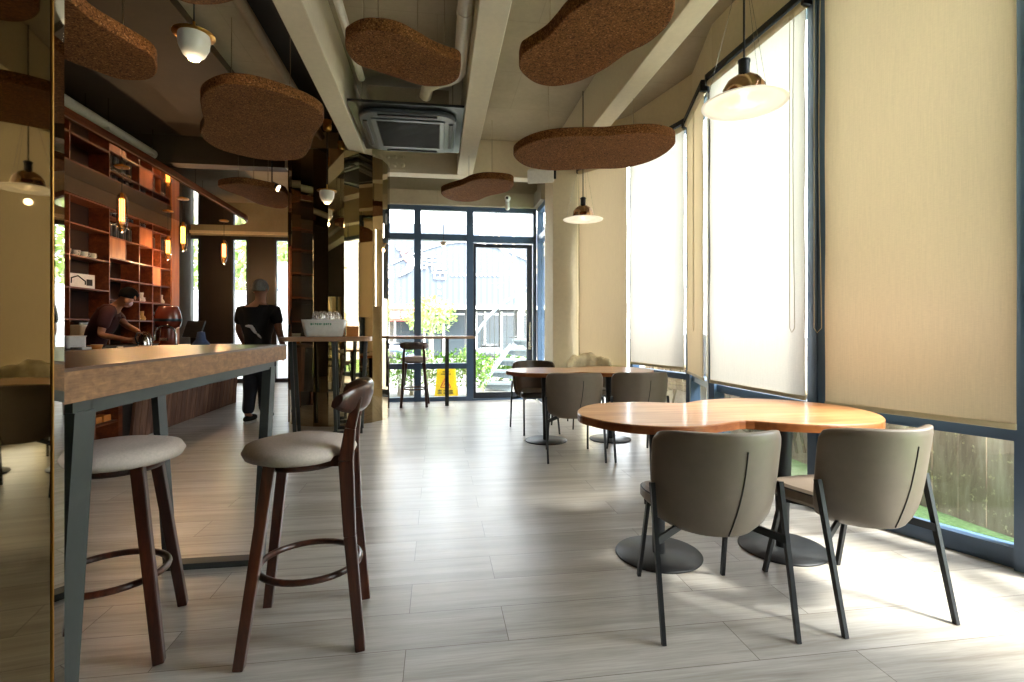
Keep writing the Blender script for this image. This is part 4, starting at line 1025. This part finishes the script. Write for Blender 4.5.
# man in black, seen from behind ------------------------------------------------
mz=6.55; s=78.0
def m(px,py,dz=0): return ((px-512)/F*mz,mz+dz,EYE-(py-HOR)*mz/F)
J={'pts':{},'edges':[],'full':{}}
P_=J['pts']
P_['pelvis']=(m(258,366),(.15,.115)); P_['waist']=(m(258,345),(.185,.14)); P_['chest']=(m(258.5,322),(.205,.14)); P_['upper']=(m(258.5,309),(.15,.11)); P_['neck']=(m(259.5,302,.0),.062); P_['neck2']=(m(260,297,.015),.058)
P_['skull']=(m(260,290,.02),.085); P_['crown']=(m(259.5,284,.015),.08)
for sd,sx in (('L',-1),('R',1)):
    P_['sh'+sd]=(m(258.5+sx*16.5,310.5),.072); P_['el'+sd]=(m(258.5+sx*21.5,331,-.02 if sd=='R' else .04),.046); P_['wr'+sd]=(m(258.5+sx*(21.5 if sd=='R' else 15),349,.1),.031)
    P_['hip'+sd]=(m(258+sx*6.5,371),.105); P_['kn'+sd]=(m(258+sx*(6.5 if sd=='L' else 5),394,.04*sx),.066); P_['an'+sd]=(m(257+sx*(5.5 if sd=='L' else 4),414.5,.10*sx),.045); P_['toe'+sd]=(m(257+sx*(5 if sd=='L' else 5.5),419,.10*sx+.15),.036)
J['edges']=[('pelvis','waist'),('waist','chest'),('chest','upper'),('upper','neck'),('neck','neck2'),('neck2','skull'),('skull','crown')]
for sd in 'LR': J['edges']+=[('upper','sh'+sd),('sh'+sd,'el'+sd),('el'+sd,'wr'+sd),('pelvis','hip'+sd),('hip'+sd,'kn'+sd),('kn'+sd,'an'+sd),('an'+sd,'toe'+sd)]
for sd,sx in (('L',-1),('R',1)): hand(J,'wr'+sd,P_['wr'+sd][0],(0.05*sx,.25,-1),(0,1,.2) if sx>0 else (0,1,.2),.5,1.0)
loc=CW((258-512)/F*mz,mz,0)
man=empty('person',loc); tag(man,'person in black T-shirt and dark trousers standing with their back to us','person')
body(J,M['skin2'],man,loc)
def garment(name,keys,edges,grow,mat,parent,loc,pts,root,extra=None):
    vs=[];rad=[];idx={}
    for k in keys:
        p,r=pts[k] if not extra or k not in extra else extra[k]
        idx[k]=len(vs); vs.append(W3(p)-loc); r=(r,r) if not isinstance(r,tuple) else r; rad.append((r[0]+grow,r[1]+grow))
    return skin(name,vs,[(idx[a],idx[b]) for a,b in edges],rad,mat,parent,idx[root])
def lerp(a,b,t): return tuple(a[i]+(b[i]-a[i])*t for i in range(3))
ex={'slL':(lerp(P_['shL'][0],P_['elL'][0],.72),.062),'slR':(lerp(P_['shR'][0],P_['elR'][0],.72),.062),'hem':(m(258,362),(.185,.14))}
garment('t_shirt',['hem','waist','chest','upper','nk','shL','shR','slL','slR'],[('hem','waist'),('waist','chest'),('chest','upper'),('upper','nk'),('upper','shL'),('upper','shR'),('shL','slL'),('shR','slR')],.014,M['tee_black'],man,loc,dict(P_,**J['full']),'chest',dict(ex,nk=(m(259.3,304.5),.062)))
garment('trousers',['waist2','pelvis','hipL','hipR','knL','knR','cL','cR'],[('waist2','pelvis'),('pelvis','hipL'),('pelvis','hipR'),('hipL','knL'),('hipR','knR'),('knL','cL'),('knR','cR')],.016,M['denim'],man,loc,dict(P_,**J['full']),'pelvis',{'waist2':(m(258,358),(.15,.115)),'cL':(lerp(P_['knL'][0],P_['anL'][0],.97),.06),'cR':(lerp(P_['knR'][0],P_['anR'][0],.97),.06)})
for sd in 'LR':
    a=Vector(W3(P_['an'+sd][0]))-loc; f=(CW(0,1)-CW(0,0)); mb=MB()
    a.z=.045; R90=CW(1,0)-CW(0,0)
    Mx=Matrix.Translation(a+f*.07)@Matrix(((R90.x,f.x,0,0),(R90.y,f.y,0,0),(0,0,1,0),(0,0,0,1)))
    mb.ball((0,0,0),1,16,10,(1,1,1)); mb.v=[tuple(Mx@Vector((v[0]*.055,v[1]*.15,v[2]*.05+ .01))) for v in mb.v]
    shoe=mb.build('shoe',M['tee_black'],man)
    MB().prism([( (Mx@Vector((.052*math.cos(k*PI/10),.145*math.sin(k*PI/10),0))).x,(Mx@Vector((.052*math.cos(k*PI/10),.145*math.sin(k*PI/10),0))).y) for k in range(20)],.0,.03).build('sole',M['white'],shoe)
def head_bits(parent,loc,c,fwd,r,hairmat,skinmat,long_top=1.0,pitch=0):
    """hair cap, ears and nose; c = head centre in plan coordinates, fwd = facing (x right, z ahead)"""
    C_=W3(c)-loc; f=(CW(fwd[0],fwd[1])-CW(0,0)).normalized(); rt=Vector((f.y,-f.x,0))
    B=Matrix(((rt.x,f.x,0,C_.x),(rt.y,f.y,0,C_.y),(0,0,1,C_.z),(0,0,0,1)))
    B=B@Matrix.Rotation(-pitch,4,'X')
    mb=MB(); n=24;mm=14; vs=[]
    for i in range(mm+1):
        th=PI*.62*i/mm
        for k in range(n):
            a=2*PI*k/n; fr=max(0,math.sin(a))     # towards the face the cap ends early
            t_=th*(1-.42*fr**1.5)
            q=1+.025*math.sin(a*9+i*2)
            vs.append(B@Vector((r*.93*math.sin(t_)*math.cos(a)*q, r*1.1*math.sin(t_)*math.sin(a)*q-.008, r*1.16*math.cos(t_)*q*long_top+.012)))
    mb.add(vs,[(i*n+k,(i+1)*n+k,(i+1)*n+(k+1)%n,i*n+(k+1)%n) for i in range(mm) for k in range(n)],True).build('hair',hairmat,parent,solid=.012)
    for s_ in (-1,1):
        MB().ball(B@Vector((s_*r*.92,-.005,-.02)),.03,10,8,(.4,.6,1)).build('ear',skinmat,parent)
    return B
hc=m(260,289,.02)
B=head_bits(man,loc,hc,(.25,1),.098,M['hair_grey'],M['skin2'],.98)
# white cloth at the waist
mb=MB(); n1=W3(m(252,326,-.16))-loc; n2=W3(m(262,332,-.17))-loc; n3=W3(m(267,338,-.15))-loc; n4=W3(m(252,331,-.165))-loc; n5=W3(m(258,326.5,-.17))-loc
cl=mb.tube([n1,(n1+n5)/2,n5,n2,n3],[.008,.02,.026,.024,.008],10).build('waist_cloth',M['white'])
cl.location=loc; tag(cl,'crumpled white cloth tucked at the waist of the person in black','cloth')

# barista --------------------------------------------------------------------------
bz=6.85
def b_(px,py,dz=0): z=bz+dz; return ((px-512)/F*z,z,EYE-(py-HOR)*z/F)
J={'pts':{},'edges':[],'full':{}}; P_=J['pts']
P_['pelvis']=(b_(92,352),(.13,.11)); P_['waist']=(b_(95,340),(.135,.11)); P_['chest']=(b_(104,322),(.155,.13)); P_['upper']=(b_(110.5,311),(.11,.1)); P_['neck']=(b_(118,305),.056); P_['skull']=(b_(128.5,298,-.02),.086); P_['crown']=(b_(129.5,294,-.02),.08); P_['chin']=(b_(126.5,306.5,-.07),.042); P_['nose']=(b_(126.5,302.5,-.125),.016)
P_['shL']=(b_(107,313,-.2),.07); P_['elL']=(b_(100,335,-.28),.046); P_['wrL']=(b_(128,340,-.33),.030)
P_['shR']=(b_(113,312,.18),.066); P_['elR']=(b_(127,326,.12),.044); P_['wrR']=(b_(138,331,-.15),.030)
for sd,dz in (('L',-.1),('R',.1)):
    P_['hip'+sd]=(b_(91,358,dz),.1); P_['kn'+sd]=(b_(94,386,dz),.065)
    c=b_(92,386,dz); P_['an'+sd]=((c[0],c[1],.08),.045); P_['toe'+sd]=((c[0]+.15,c[1],.04),.035)
J['edges']=[('pelvis','waist'),('waist','chest'),('chest','upper'),('upper','neck'),('neck','skull'),('skull','crown'),('skull','chin'),('skull','nose')]
for sd in 'LR': J['edges']+=[('upper','sh'+sd),('sh'+sd,'el'+sd),('el'+sd,'wr'+sd),('pelvis','hip'+sd),('hip'+sd,'kn'+sd),('kn'+sd,'an'+sd),('an'+sd,'toe'+sd)]
hand(J,'wrL',P_['wrL'][0],(1,.1,.05),(0,-.3,.95),.9,1.0); hand(J,'wrR',P_['wrR'][0],(.5,-.6,-.25),(-.3,-.2,.9),.8,1.0)
loc=CW((100-512)/F*bz,bz,0)
bar=empty('person',loc); tag(bar,'person in maroon T-shirt and pink face mask bending over the bar with a kettle','person')
body(J,M['skin'],bar,loc)
ex={'slL':(lerp(P_['shL'][0],P_['elL'][0],.75),.06),'slR':(lerp(P_['shR'][0],P_['elR'][0],.7),.06),'hem':(b_(93,349),(.14,.12)),'nk':(b_(114.5,308),.066)}
garment('t_shirt',['hem','waist','chest','upper','nk','shL','shR','slL','slR'],[('hem','waist'),('waist','chest'),('chest','upper'),('upper','nk'),('upper','shL'),('upper','shR'),('shL','slL'),('shR','slR')],.014,M['shirt_maroon'],bar,loc,dict(P_,**J['full']),'chest',ex)
garment('trousers',['waist2','pelvis','hipL','hipR','knL','knR','cL','cR'],[('waist2','pelvis'),('pelvis','hipL'),('pelvis','hipR'),('hipL','knL'),('hipR','knR'),('knL','cL'),('knR','cR')],.016,M['denim'],bar,loc,dict(P_,**J['full']),'pelvis',{'waist2':(b_(94,343),(.14,.12)),'cL':(lerp(P_['knL'][0],P_['anL'][0],.9),.06),'cR':(lerp(P_['knR'][0],P_['anR'][0],.9),.06)})
hc=b_(129,297,-.02)
B=head_bits(bar,loc,hc,(-.35,-1),.1,M['hair_black'],M['skin'],1.0,.55)
mb=MB(); mb.ball((0,0,0),1,16,10); mb.v=[tuple(B@Vector((v[0]*.072,.062+v[1]*.055,-.062+v[2]*.052))) for v in mb.v]
mk=mb.build('face_mask',M['mask'],bar)
for e_ in (-1,1): MB().ball(B@Vector((e_*.032,.088,-.008)),.012,10,8).build('eye',M['black_metal'],bar)
MB().tube([B@Vector((.07,.06,-.05)),B@Vector((.088,.02,-.02)),B@Vector((.09,-.01,-.02))],.003,5).build('ear_loop',M['white'],mk)
# ------------------------------------------------------------------ outdoors
struct(MB().box(-30,30,YL+.2,60,-.2,-.12).build('ground_behind',M['paving']))['kind']='structure'
struct(MB().box(XI+.3,14,YB+.16,YL+.2,-.2,-.12).build('ground_garden',M['paving']))['kind']='structure'
struct(MB().box(-30,XL-.4,-8,YL+.2,-.2,-.12).build('ground_side',M['paving']))['kind']='structure'
fencep=[(3.6,1.7),(3.25,2.4),(2.95,2.98),(2.68,4.3),(2.62,5.2),(2.45,6.2),(1.95,7.5)]
fw=[CW(*p) for p in fencep]
inner=[P3,P2,P1,P0,PA,PB,PC,PD,PE]
poly=[(p.x+.13,p.y) for p in inner]+[(PE.x+.4,PE.y+.45)]
outer=[CW(1.95,7.6),CW(9,9),CW(9,-4)]
gr=MB().prism([(p[0],p[1]) for p in poly]+[(p.x,p.y) for p in outer],-.14,-.03).build('grass',M['grass']); tag(gr,'bright green grass strip between the low windows and the plank fence','grass',kind='stuff')
# plank fence
def planks_mat():
    m,nt,b,o=nmat('weathered_planks'); v=coords(nt,(9,9,1.2)); n1=noise(nt,v,1,5,.6); v2=coords(nt); n2=noise(nt,v2,26,4,.75)
    a=ramp(nt,n1,[(.3,S((112,90,76))),(.5,S((162,140,124))),(.7,S((200,182,166)))])
    c2=ramp(nt,n2,[(.6,(0,0,0)),(.66,(1,1,1))])
    x=N(nt,'ShaderNodeMix',data_type='RGBA'); nt.links.new(c2,x.inputs[0]); nt.links.new(a,x.inputs[6]); x.inputs[7].default_value=(*S((214,196,160)),1)
    nt.links.new(x.outputs[2],b.inputs['Base Color']); b.inputs['Roughness'].default_value=.85; return m
pm_=planks_mat()
fe=empty('plank_fence',(fw[2].x,fw[2].y,-.03)); tag(fe,'weathered brown plank fence just outside the low windows','fence')
rnd=random.Random(11); mb=MB()
for a,b in zip(fw,fw[1:]):
    L=(b-a).length; d=(b-a)/L; nrm=Vector((-d.y,d.x,0)); k=max(1,int(L/.16))
    for i in range(k):
        A=a+d*(L*i/k+.004)-fe.location.to_3d(); B_=a+d*(L*(i+1)/k-.004)-fe.location.to_3d(); off=rnd.uniform(-.006,.006); h=1.15+rnd.uniform(-.02,.02)
        A.z=B_.z=0
        vs=[]
        for z in (0,h):
            for p in (A+nrm*off,B_+nrm*off,B_+nrm*(off-.02),A+nrm*(off-.02)): vs.append((p.x,p.y,z))
        mb.add(vs,[(0,3,2,1),(4,5,6,7),(0,1,5,4),(1,2,6,5),(2,3,7,6),(3,0,4,7)])
mb.build('fence_planks',pm_,fe)
mb=MB()
for a,b in zip(fw,fw[1:]):
    for z in (.25,.9):
        A=a-fe.location.to_3d(); B_=b-fe.location.to_3d(); A.z=B_.z=z; d=(b-a).normalized(); nrm=Vector((d.y,-d.x,0))*.045
        mb.bar(A+nrm,B_+nrm,.04,.07)
mb.build('fence_rails',pm_,fe)

# facade across the street: corrugated cladding over a shop front
def corr(name,c1,c2,scale,axis=0):
    m,nt,b,o=nmat(name); v=coords(nt); s_=N(nt,'ShaderNodeSeparateXYZ'); nt.links.new(v,s_.inputs[0])
    ml=N(nt,'ShaderNodeMath',operation='MULTIPLY'); ml.inputs[1].default_value=scale; nt.links.new(s_.outputs[axis],ml.inputs[0])
    sn=N(nt,'ShaderNodeMath',operation='SINE'); nt.links.new(ml.outputs[0],sn.inputs[0])
    mr=N(nt,'ShaderNodeMapRange'); mr.inputs['From Min'].default_value=-1; nt.links.new(sn.outputs[0],mr.inputs[0])
    out=ramp(nt,mr.outputs[0],[(.2,S(c1)),(.6,S(c2))]); nt.links.new(out,b.inputs['Base Color']); b.inputs['Roughness'].default_value=.6; return m
YF=22.0
def fx(px): return RX(px,YF)
def fh(px,py):
    z=YF*cy+ fx(px)*sy_cam; return EYE-(py-HOR)*z/F
sy_cam=math.sin(YAW)
bd=empty('shop_building',(0,YF,0)); tag(bd,'pale grey clad building across the street with large white characters and shops below','building')
top=fh(430,224)
MB().box(fx(340),fx(620),0,6,fh(430,306),top).build('cladding',corr('pale_blue_cladding',(60,68,80),(70,78,90),26),bd)
MB().box(fx(340),fx(620),.6,6,-.1,fh(430,306)).build('ground_floor_wall',plain('shop_wall',(70,72,74),.6),bd)
MB().box(fx(340),fx(620),-.1,.6,fh(430,306)-.12,fh(430,306)+.02).build('ledge',M['white'],bd)
MB().box(fx(360),fx(424),-.25,.0,fh(400,321),fh(400,308.5)).build('red_fascia_sign',plain('washed_red_sign',(186,60,50),.6),bd)
mb=MB()
for i,px in enumerate((393.5,397.5,404.5,408.5,412)):
    x=fx(px); z0=fh(px,318.5); z1=fh(px,311.5); w_=.11
    mb.box(x-w_,x+w_,-.27,-.25,z0,z0+.05).box(x-w_,x+w_,-.27,-.25,z1-.05,z1).box(x-w_,x+w_,-.27,-.25,(z0+z1)/2-.02,(z0+z1)/2+.03).box(x-.03,x+.03,-.27,-.25,z0,z1).box(x-w_,x-w_+.04,-.27,-.25,z0,z1)
mb.build('sign_characters',M['white'],bd)
dk=plain('shop_glass',(44,52,58),.2,0,.6); 
for a,b in ((394,413),(424,441),(444,465),(477,484),(486,500),(503,516),(520,530)):
    f=MB().box(fx(a),fx(b),.5,.62,0,fh(430,311)).build('shop_window',dk,bd)
    MB().box(fx(a),fx(b),.45,.5,fh(430,314.5),fh(430,313)).box(fx(a)-.04,fx(a)+.04,.45,.5,0,fh(430,311)).build('shop_window_frame',M['white'],f)
# the two large white characters, lettering strip and the dancer-like swoosh mark
def text(s_,px,py,size,mat,parent,y=-.06,name='large_character',ext=.05):
    cu=bpy.data.curves.new(name,'FONT'); cu.body=s_; cu.size=size; cu.extrude=ext; cu.align_x='CENTER'; cu.align_y='CENTER'
    o=bpy.data.objects.new(name,cu); col.objects.link(o); 
    bpy.context.view_layer.update(); dg=bpy.context.evaluated_depsgraph_get()
    me=bpy.data.meshes.new_from_object(o.evaluated_get(dg)); bpy.data.objects.remove(o)
    me.materials.clear(); me.materials.append(mat)
    n=bpy.data.objects.new(name,me); col.objects.link(n); n.parent=parent; n.location=(fx(px),y,fh(px,py)); n.rotation_euler=(PI/2,0,0); return n
wm=plain('white_sign_letters',(250,250,250),.5)
def chars_ok():
    pass
try:
    text('群',427.5,262.5,.82,wm,bd,ext=.015); text('岳',440,273.5,.7,wm,bd,ext=.015)
except Exception as e: print('font',e)
mb=MB()
for i in range(12):
    px=452+i*4.2; x=fx(px); z=fh(px,275); 
    mb.box(x-.05,x+.05,-.05,0,z-.03,z).box(x-.012,x+.012,-.05,0,z-.07,z+.06).box(x-.05,x+.03,-.05,0,z+.03,z+.05)
mb.build('small_characters',wm,bd)
def sw(pts,r,mat,name):
    MB().tube([(fx(a),-.05,fh(a,b)) for a,b in pts],r,8).build(name,mat,bd)
sw([(399,276),(404,273),(409,269),(411.5,263),(410.5,258),(408,254)],[.03,.08,.14,.17,.13,.05],wm,'swoosh_mark')
sw([(412,246),(407,250),(402.5,253),(405,258),(407,262)],[.02,.07,.1,.07,.02],plain('pale_red_mark',(232,150,140),.6),'red_swoosh_mark')
MB().ball((fx(400),-.05,fh(400,247)),.16,16,10,(1,.3,1)).build('dot_mark',wm,bd)
for k in range(3):
    MB().box(fx(438),fx(441),-.03,0,fh(438,288+k*6.5),fh(438,285.5+k*6.5)).build('small_vent',M['concrete'],bd)
MB().tube([(fx(392+i*6),-.04,fh(392+i*6,264-22*math.sin(i/24*PI)**1)) for i in range(25)],.03,5).build('arc_line',wm,bd)
# parked scooter
def scooter(px,z,label,c):
    p=D(px,z,-.12); t=empty('scooter',p,.4); tag(t,label,'scooter')
    for x in (-.55,.6): MB().tube([(x+.22*math.cos(2*PI*k/20),0,.24+.22*math.sin(2*PI*k/20)) for k in range(20)],.05,8,closed=True).build('wheel',M['black_metal'],t)
    MB().tube([(-.75,0,.62),(-.4,0,.68),(0,0,.6),(.1,0,.35),(.4,0,.35),(.5,0,.6),(.55,0,.95)],[.1,.16,.14,.1,.08,.12,.08],10).build('scooter_body',c,t)
    MB().cyl((.5,-.3,1.05),(.5,.3,1.05),.02,n=8).ball((.52,0,.98),.1,12,8).build('handlebar',M['black_metal'],t)
    MB().ball((-.35,0,.8),.3,12,8,(1,.45,.25)).build('scooter_seat',M['black_metal'],t)
scooter(402,17,'dark scooter parked below the red shop sign across the street',plain('blue_scooter_paint',(96,112,140),.4))
scooter(500,15,'grey scooter parked behind the spiral stair',plain('grey_scooter_paint',(110,116,124),.4))
# spiral stair
sz=10.6
def sp3(px,py,z=sz): return D(px,z,EYE-(py-HOR)*z/F)
st_=empty('outdoor_stair',D(510,sz,-.12)); tag(st_,'pale grey curved outdoor stair with thin balusters beyond the glass door','stair')
o0=st_.location.to_3d()
greyp=plain('pale_grey_steps',(92,102,108),.6)
steps=[((482,512),382.5,386,0),((488,516),370.5,374,.35),((496,528),359,362,.7),((504,531),348.5,351,1.05),((512,534),339,341.5,1.4)]
for (a,b),y0,y1,dz in steps:
    z=sz+dz*.45; mb=MB()
    A=sp3(a,y0,z)-o0;B_=sp3(b,y0,z)-o0; C_=sp3(b+2,y0-1,z+.42)-o0; D_=sp3(a+5,y0-1,z+.42)-o0
    zt=A.z
    for v in (B_,C_,D_): v.z=zt
    mb.add([tuple(v) for v in (A,B_,C_,D_)]+[(v.x,v.y,zt-.05) for v in (A,B_,C_,D_)]+[],[(0,1,2,3),(7,6,5,4),(0,4,5,1),(1,5,6,2),(2,6,7,3),(3,7,4,0)])
    mb.add([(A.x+.02,A.y+.05,zt-.05),(B_.x,B_.y+.05,zt-.05),(B_.x,B_.y+.05,zt-.2),(A.x+.1,A.y+.05,zt-.13)],[(0,1,2,3),(3,2,1,0)])
    mb.build('tread',greyp,st_)
rail=[(473,338),(478,331),(482,325),(487,318.5),(495,310),(503,304),(514,296),(526,288.5),(540,281)]
MB().tube([sp3(a,b,sz+.012*(a-473))-o0 for a,b in rail],.035,8).build('handrail',greyp,st_)
for px,yt,yb in ((481.5,326,386),(485.5,321,384),(490,315,374),(494.5,311,373),(499.5,307,364),(507,301,352),(514,296,349),(521,291.5,345),(528,287,341)):
    z=sz+.012*(px-473); MB().cyl(sp3(px,yt,z)-o0,sp3(px,yb,z)-o0,.008,n=6).build('baluster',M['grey_metal'],st_)
MB().bar(sp3(481,386)-o0,sp3(511,345,sz+.4)-o0,.04,.09).build('stringer',greyp,st_)
# foliage
def foliage(name,c,rx,ry,rz_,n,leaf,mat,label,cat,seed,trunk=None):
    t=empty(name,(c.x,c.y,c.z)); tag(t,label,cat)
    rnd=random.Random(seed); mb=MB()
    for i in range(n):
        u=Vector((rnd.gauss(0,1),rnd.gauss(0,1),rnd.gauss(0,1))).normalized()*(rnd.random()**.4)
        q=Vector((u.x*rx,u.y*ry,(u.z+1)*rz_)); a=Vector((rnd.uniform(-1,1),rnd.uniform(-1,1),rnd.uniform(-1,1))).normalized(); b=a.cross(Vector((rnd.random(),rnd.random(),1))).normalized()
        s_=leaf*rnd.uniform(.6,1.3)
        mb.add([q-a*s_,q+b*s_*.45,q+a*s_,q-b*s_*.45],[(0,1,2,3)])
    if trunk:
        r=trunk
        for k in range(4): 
            tip=Vector((rnd.uniform(-.4,.4)*rx,rnd.uniform(-.4,.4)*ry,rz_*rnd.uniform(.8,1.5)))
            MB().tube([(0.02*k,0,-t.location.z-.12),(.02*k,0,0),tuple(tip)],[r,r*.8,r*.25],8).build('stem',M['bark'],t)
    mb.build('foliage',mat,t); return t
hd=[(398,'leaf'),(410,'leaf'),(425,'leaf2'),(440,'leaf'),(455,'leaf'),(468,'leaf2'),(481,'leaf')]
wh=['behind the far stool','beside the far mullion','half behind the yellow floor sign','straight behind the yellow floor sign','right behind the table leg and sign','at the post beside the glass door','at the foot of the outdoor stair']
for i,(px,mt) in enumerate(hd):
    foliage('garden_bush',D(px,9.9+.15*(i%2),.02),.25,.2,.36+.04*(i%3),560,.035,M[mt],'bright green garden bush outside, '+wh[i],'bush',20+i,.012)
for i,px in enumerate((500,516)):
    foliage('garden_bush',D(px,11.6,.0),.5,.3,.32,700,.04,M['leaf'],'green garden bush seen between the stair treads, '+('lower' if i==0 else 'upper')+' one','bush',40+i,.012)
foliage('street_tree',D(430,14,1.0),.75,.6,.55,900,.07,M['leaf2'],'yellow-green street tree with the shops behind it','tree',50,.04)
# bare pale tree by the stair
bt=empty('bare_tree',D(521,12.5,-.12)); tag(bt,'bare pale-barked tree behind the outdoor stair','tree')
mb=MB(); rnd=random.Random(9)
def branch(p,d,L,r,dep):
    q=p+d*L; mb.tube([p,(p+q)/2+Vector((rnd.uniform(-.05,.05),0,0))*L,q],[r,r*.8,r*.6],6)
    if dep:
        for k in range(3):
            nd=(d+Vector((rnd.uniform(-.9,.9),rnd.uniform(-.5,.5),rnd.uniform(-.1,.5)))).normalized(); branch(q,nd,L*rnd.uniform(.55,.75),r*.55,dep-1)
branch(Vector((0,0,0)),Vector((0,0,1)),1.9,.1,0); branch(Vector((0,0,1.9)),Vector((-.15,0,1)).normalized(),1.0,.08,4); branch(Vector((0,0,1.6)),Vector((.3,0,1)).normalized(),.9,.06,3)
mb.build('trunk_and_branches',M['bark'],bt)
# wet floor sign
ws=empty('wet_floor_sign',D(446.3,9.15,-.12)); tag(ws,'yellow folding wet-floor warning sign outside the far blue windows','sign')
ws.rotation_euler=(0,0,-YAW)
for s_ in (1,-1):
    mb=MB(); y0=-.16*s_; y1=-.015*s_
    vs=[(-.2,y0,0),(.2,y0,0),(.155,y1,.62),(-.155,y1,.62)]; th_=.012*s_
    mb.add(vs+[(x,y+th_,z) for x,y,z in vs],[(0,1,2,3),(7,6,5,4),(0,4,5,1),(1,5,6,2),(2,6,7,3),(3,7,4,0)]).build('sign_board',M['yellow'],ws)
def fr(x,z): return Vector((x,-.16+.145*z/.62-.006,z))
mk=MB()
for a,b,w_ in ((( -.09,.50),(.09,.50),.012),((-.06,.54),(.06,.54),.012)): mk.bar(fr(*a),fr(*b),.006,w_)
mk.build('dark_lettering',M['black_metal'],ws)
mk=MB()
for a,b in (((-.09,.27),(0,.45)),((0,.45),(.09,.27)),((.09,.27),(-.09,.27)),((-.02,.38),(.03,.31)),((.0,.36),(-.04,.30))): mk.bar(fr(*a),fr(*b),.006,.012)
mk.build('warning_triangle',M['red_print'],ws)
mk=MB()
for k in range(3):
    x=-.1+k*.1
    for a,b in (((x-.035,.22),(x+.035,.22)),((x-.035,.19),(x+.035,.19)),((x,.24),(x,.16)),((x-.035,.165),(x+.035,.165))): mk.bar(fr(*a),fr(*b),.006,.011)
mk.build('dark_characters',M['black_metal'],ws)
# beyond the slit windows
cf=empty('white_fence',(-5,13.6,-.12)); tag(cf,'white corrugated fence outside the tall slit windows behind the bar','fence')
MB().box(-4,3.2,0,.05,0,2.25).build('fence_sheet',corr('white_corrugated',(196,200,202),(236,238,238),30),cf)
for x_ in (-3,-1,1,3): MB().box(x_-.04,x_+.04,.05,.12,0,2.3).build('fence_post',M['steel'],cf)
for i,(px,w_) in enumerate(((184,'first slit window beyond the shelves'),(240,'middle slit window, beside the person in black'),(286,'last slit window, around the hanging banner'))):
    foliage('leafy_tree',D(px,15.0,1.9),0.72,.7,1.3,1200,.11,M['leaf2'],'pale leafy tree behind the '+w_,'tree',60+i,.07)
v=D(281,13.2,1.6); bn=MB().box(-.22,.22,-.01,.01,-.9,1.3).build('street_banner',plain('pale_blue_banner',(150,165,205),.7)); bn.location=v; tag(bn,'pale blue hanging banner seen through the last slit window','banner')

# ------------------------------------------------------------------ light
w=bpy.data.worlds.new('sky'); sc.world=w; w.use_nodes=True; nt=w.node_tree; bg=nt.nodes['Background']
bg.inputs[0].default_value=(.93,.96,1.0,1); bg.inputs[1].default_value=SKY
ld=bpy.data.lights.new('sun','SUN'); ld.energy=SUN; ld.angle=math.radians(14); ld.color=(1,.95,.86)
so=bpy.data.objects.new('sun',ld); col.objects.link(so)
dirv=(CW(-.62,.44)-CW(0,0)); dirv.z=-1.0
so.rotation_euler=dirv.to_track_quat('-Z','Y').to_euler()

# ------------------------------------------------------------------ camera
cd=bpy.data.cameras.new('camera'); cd.sensor_width=36; cd.lens=18; cd.shift_y=-13/1024; cd.clip_start=.02; cd.clip_end=200
co=bpy.data.objects.new('camera',cd); col.objects.link(co); co.location=(0,0,EYE); co.rotation_euler=(PI/2,0,-YAW)
sc.camera=co
sc.view_settings.view_transform='Standard'; sc.view_settings.look='None'; sc.view_settings.gamma=1; sc.view_settings.use_curve_mapping=False
sc.view_settings.exposure=EXPO
sc.cycles.max_bounces=14; sc.cycles.diffuse_bounces=6; sc.cycles.glossy_bounces=6; sc.cycles.transmission_bounces=6; sc.cycles.transparent_max_bounces=16
sc.cycles.use_denoising=True; sc.cycles.sample_clamp_indirect=6
sc.cycles.caustics_reflective=False; sc.cycles.caustics_refractive=False
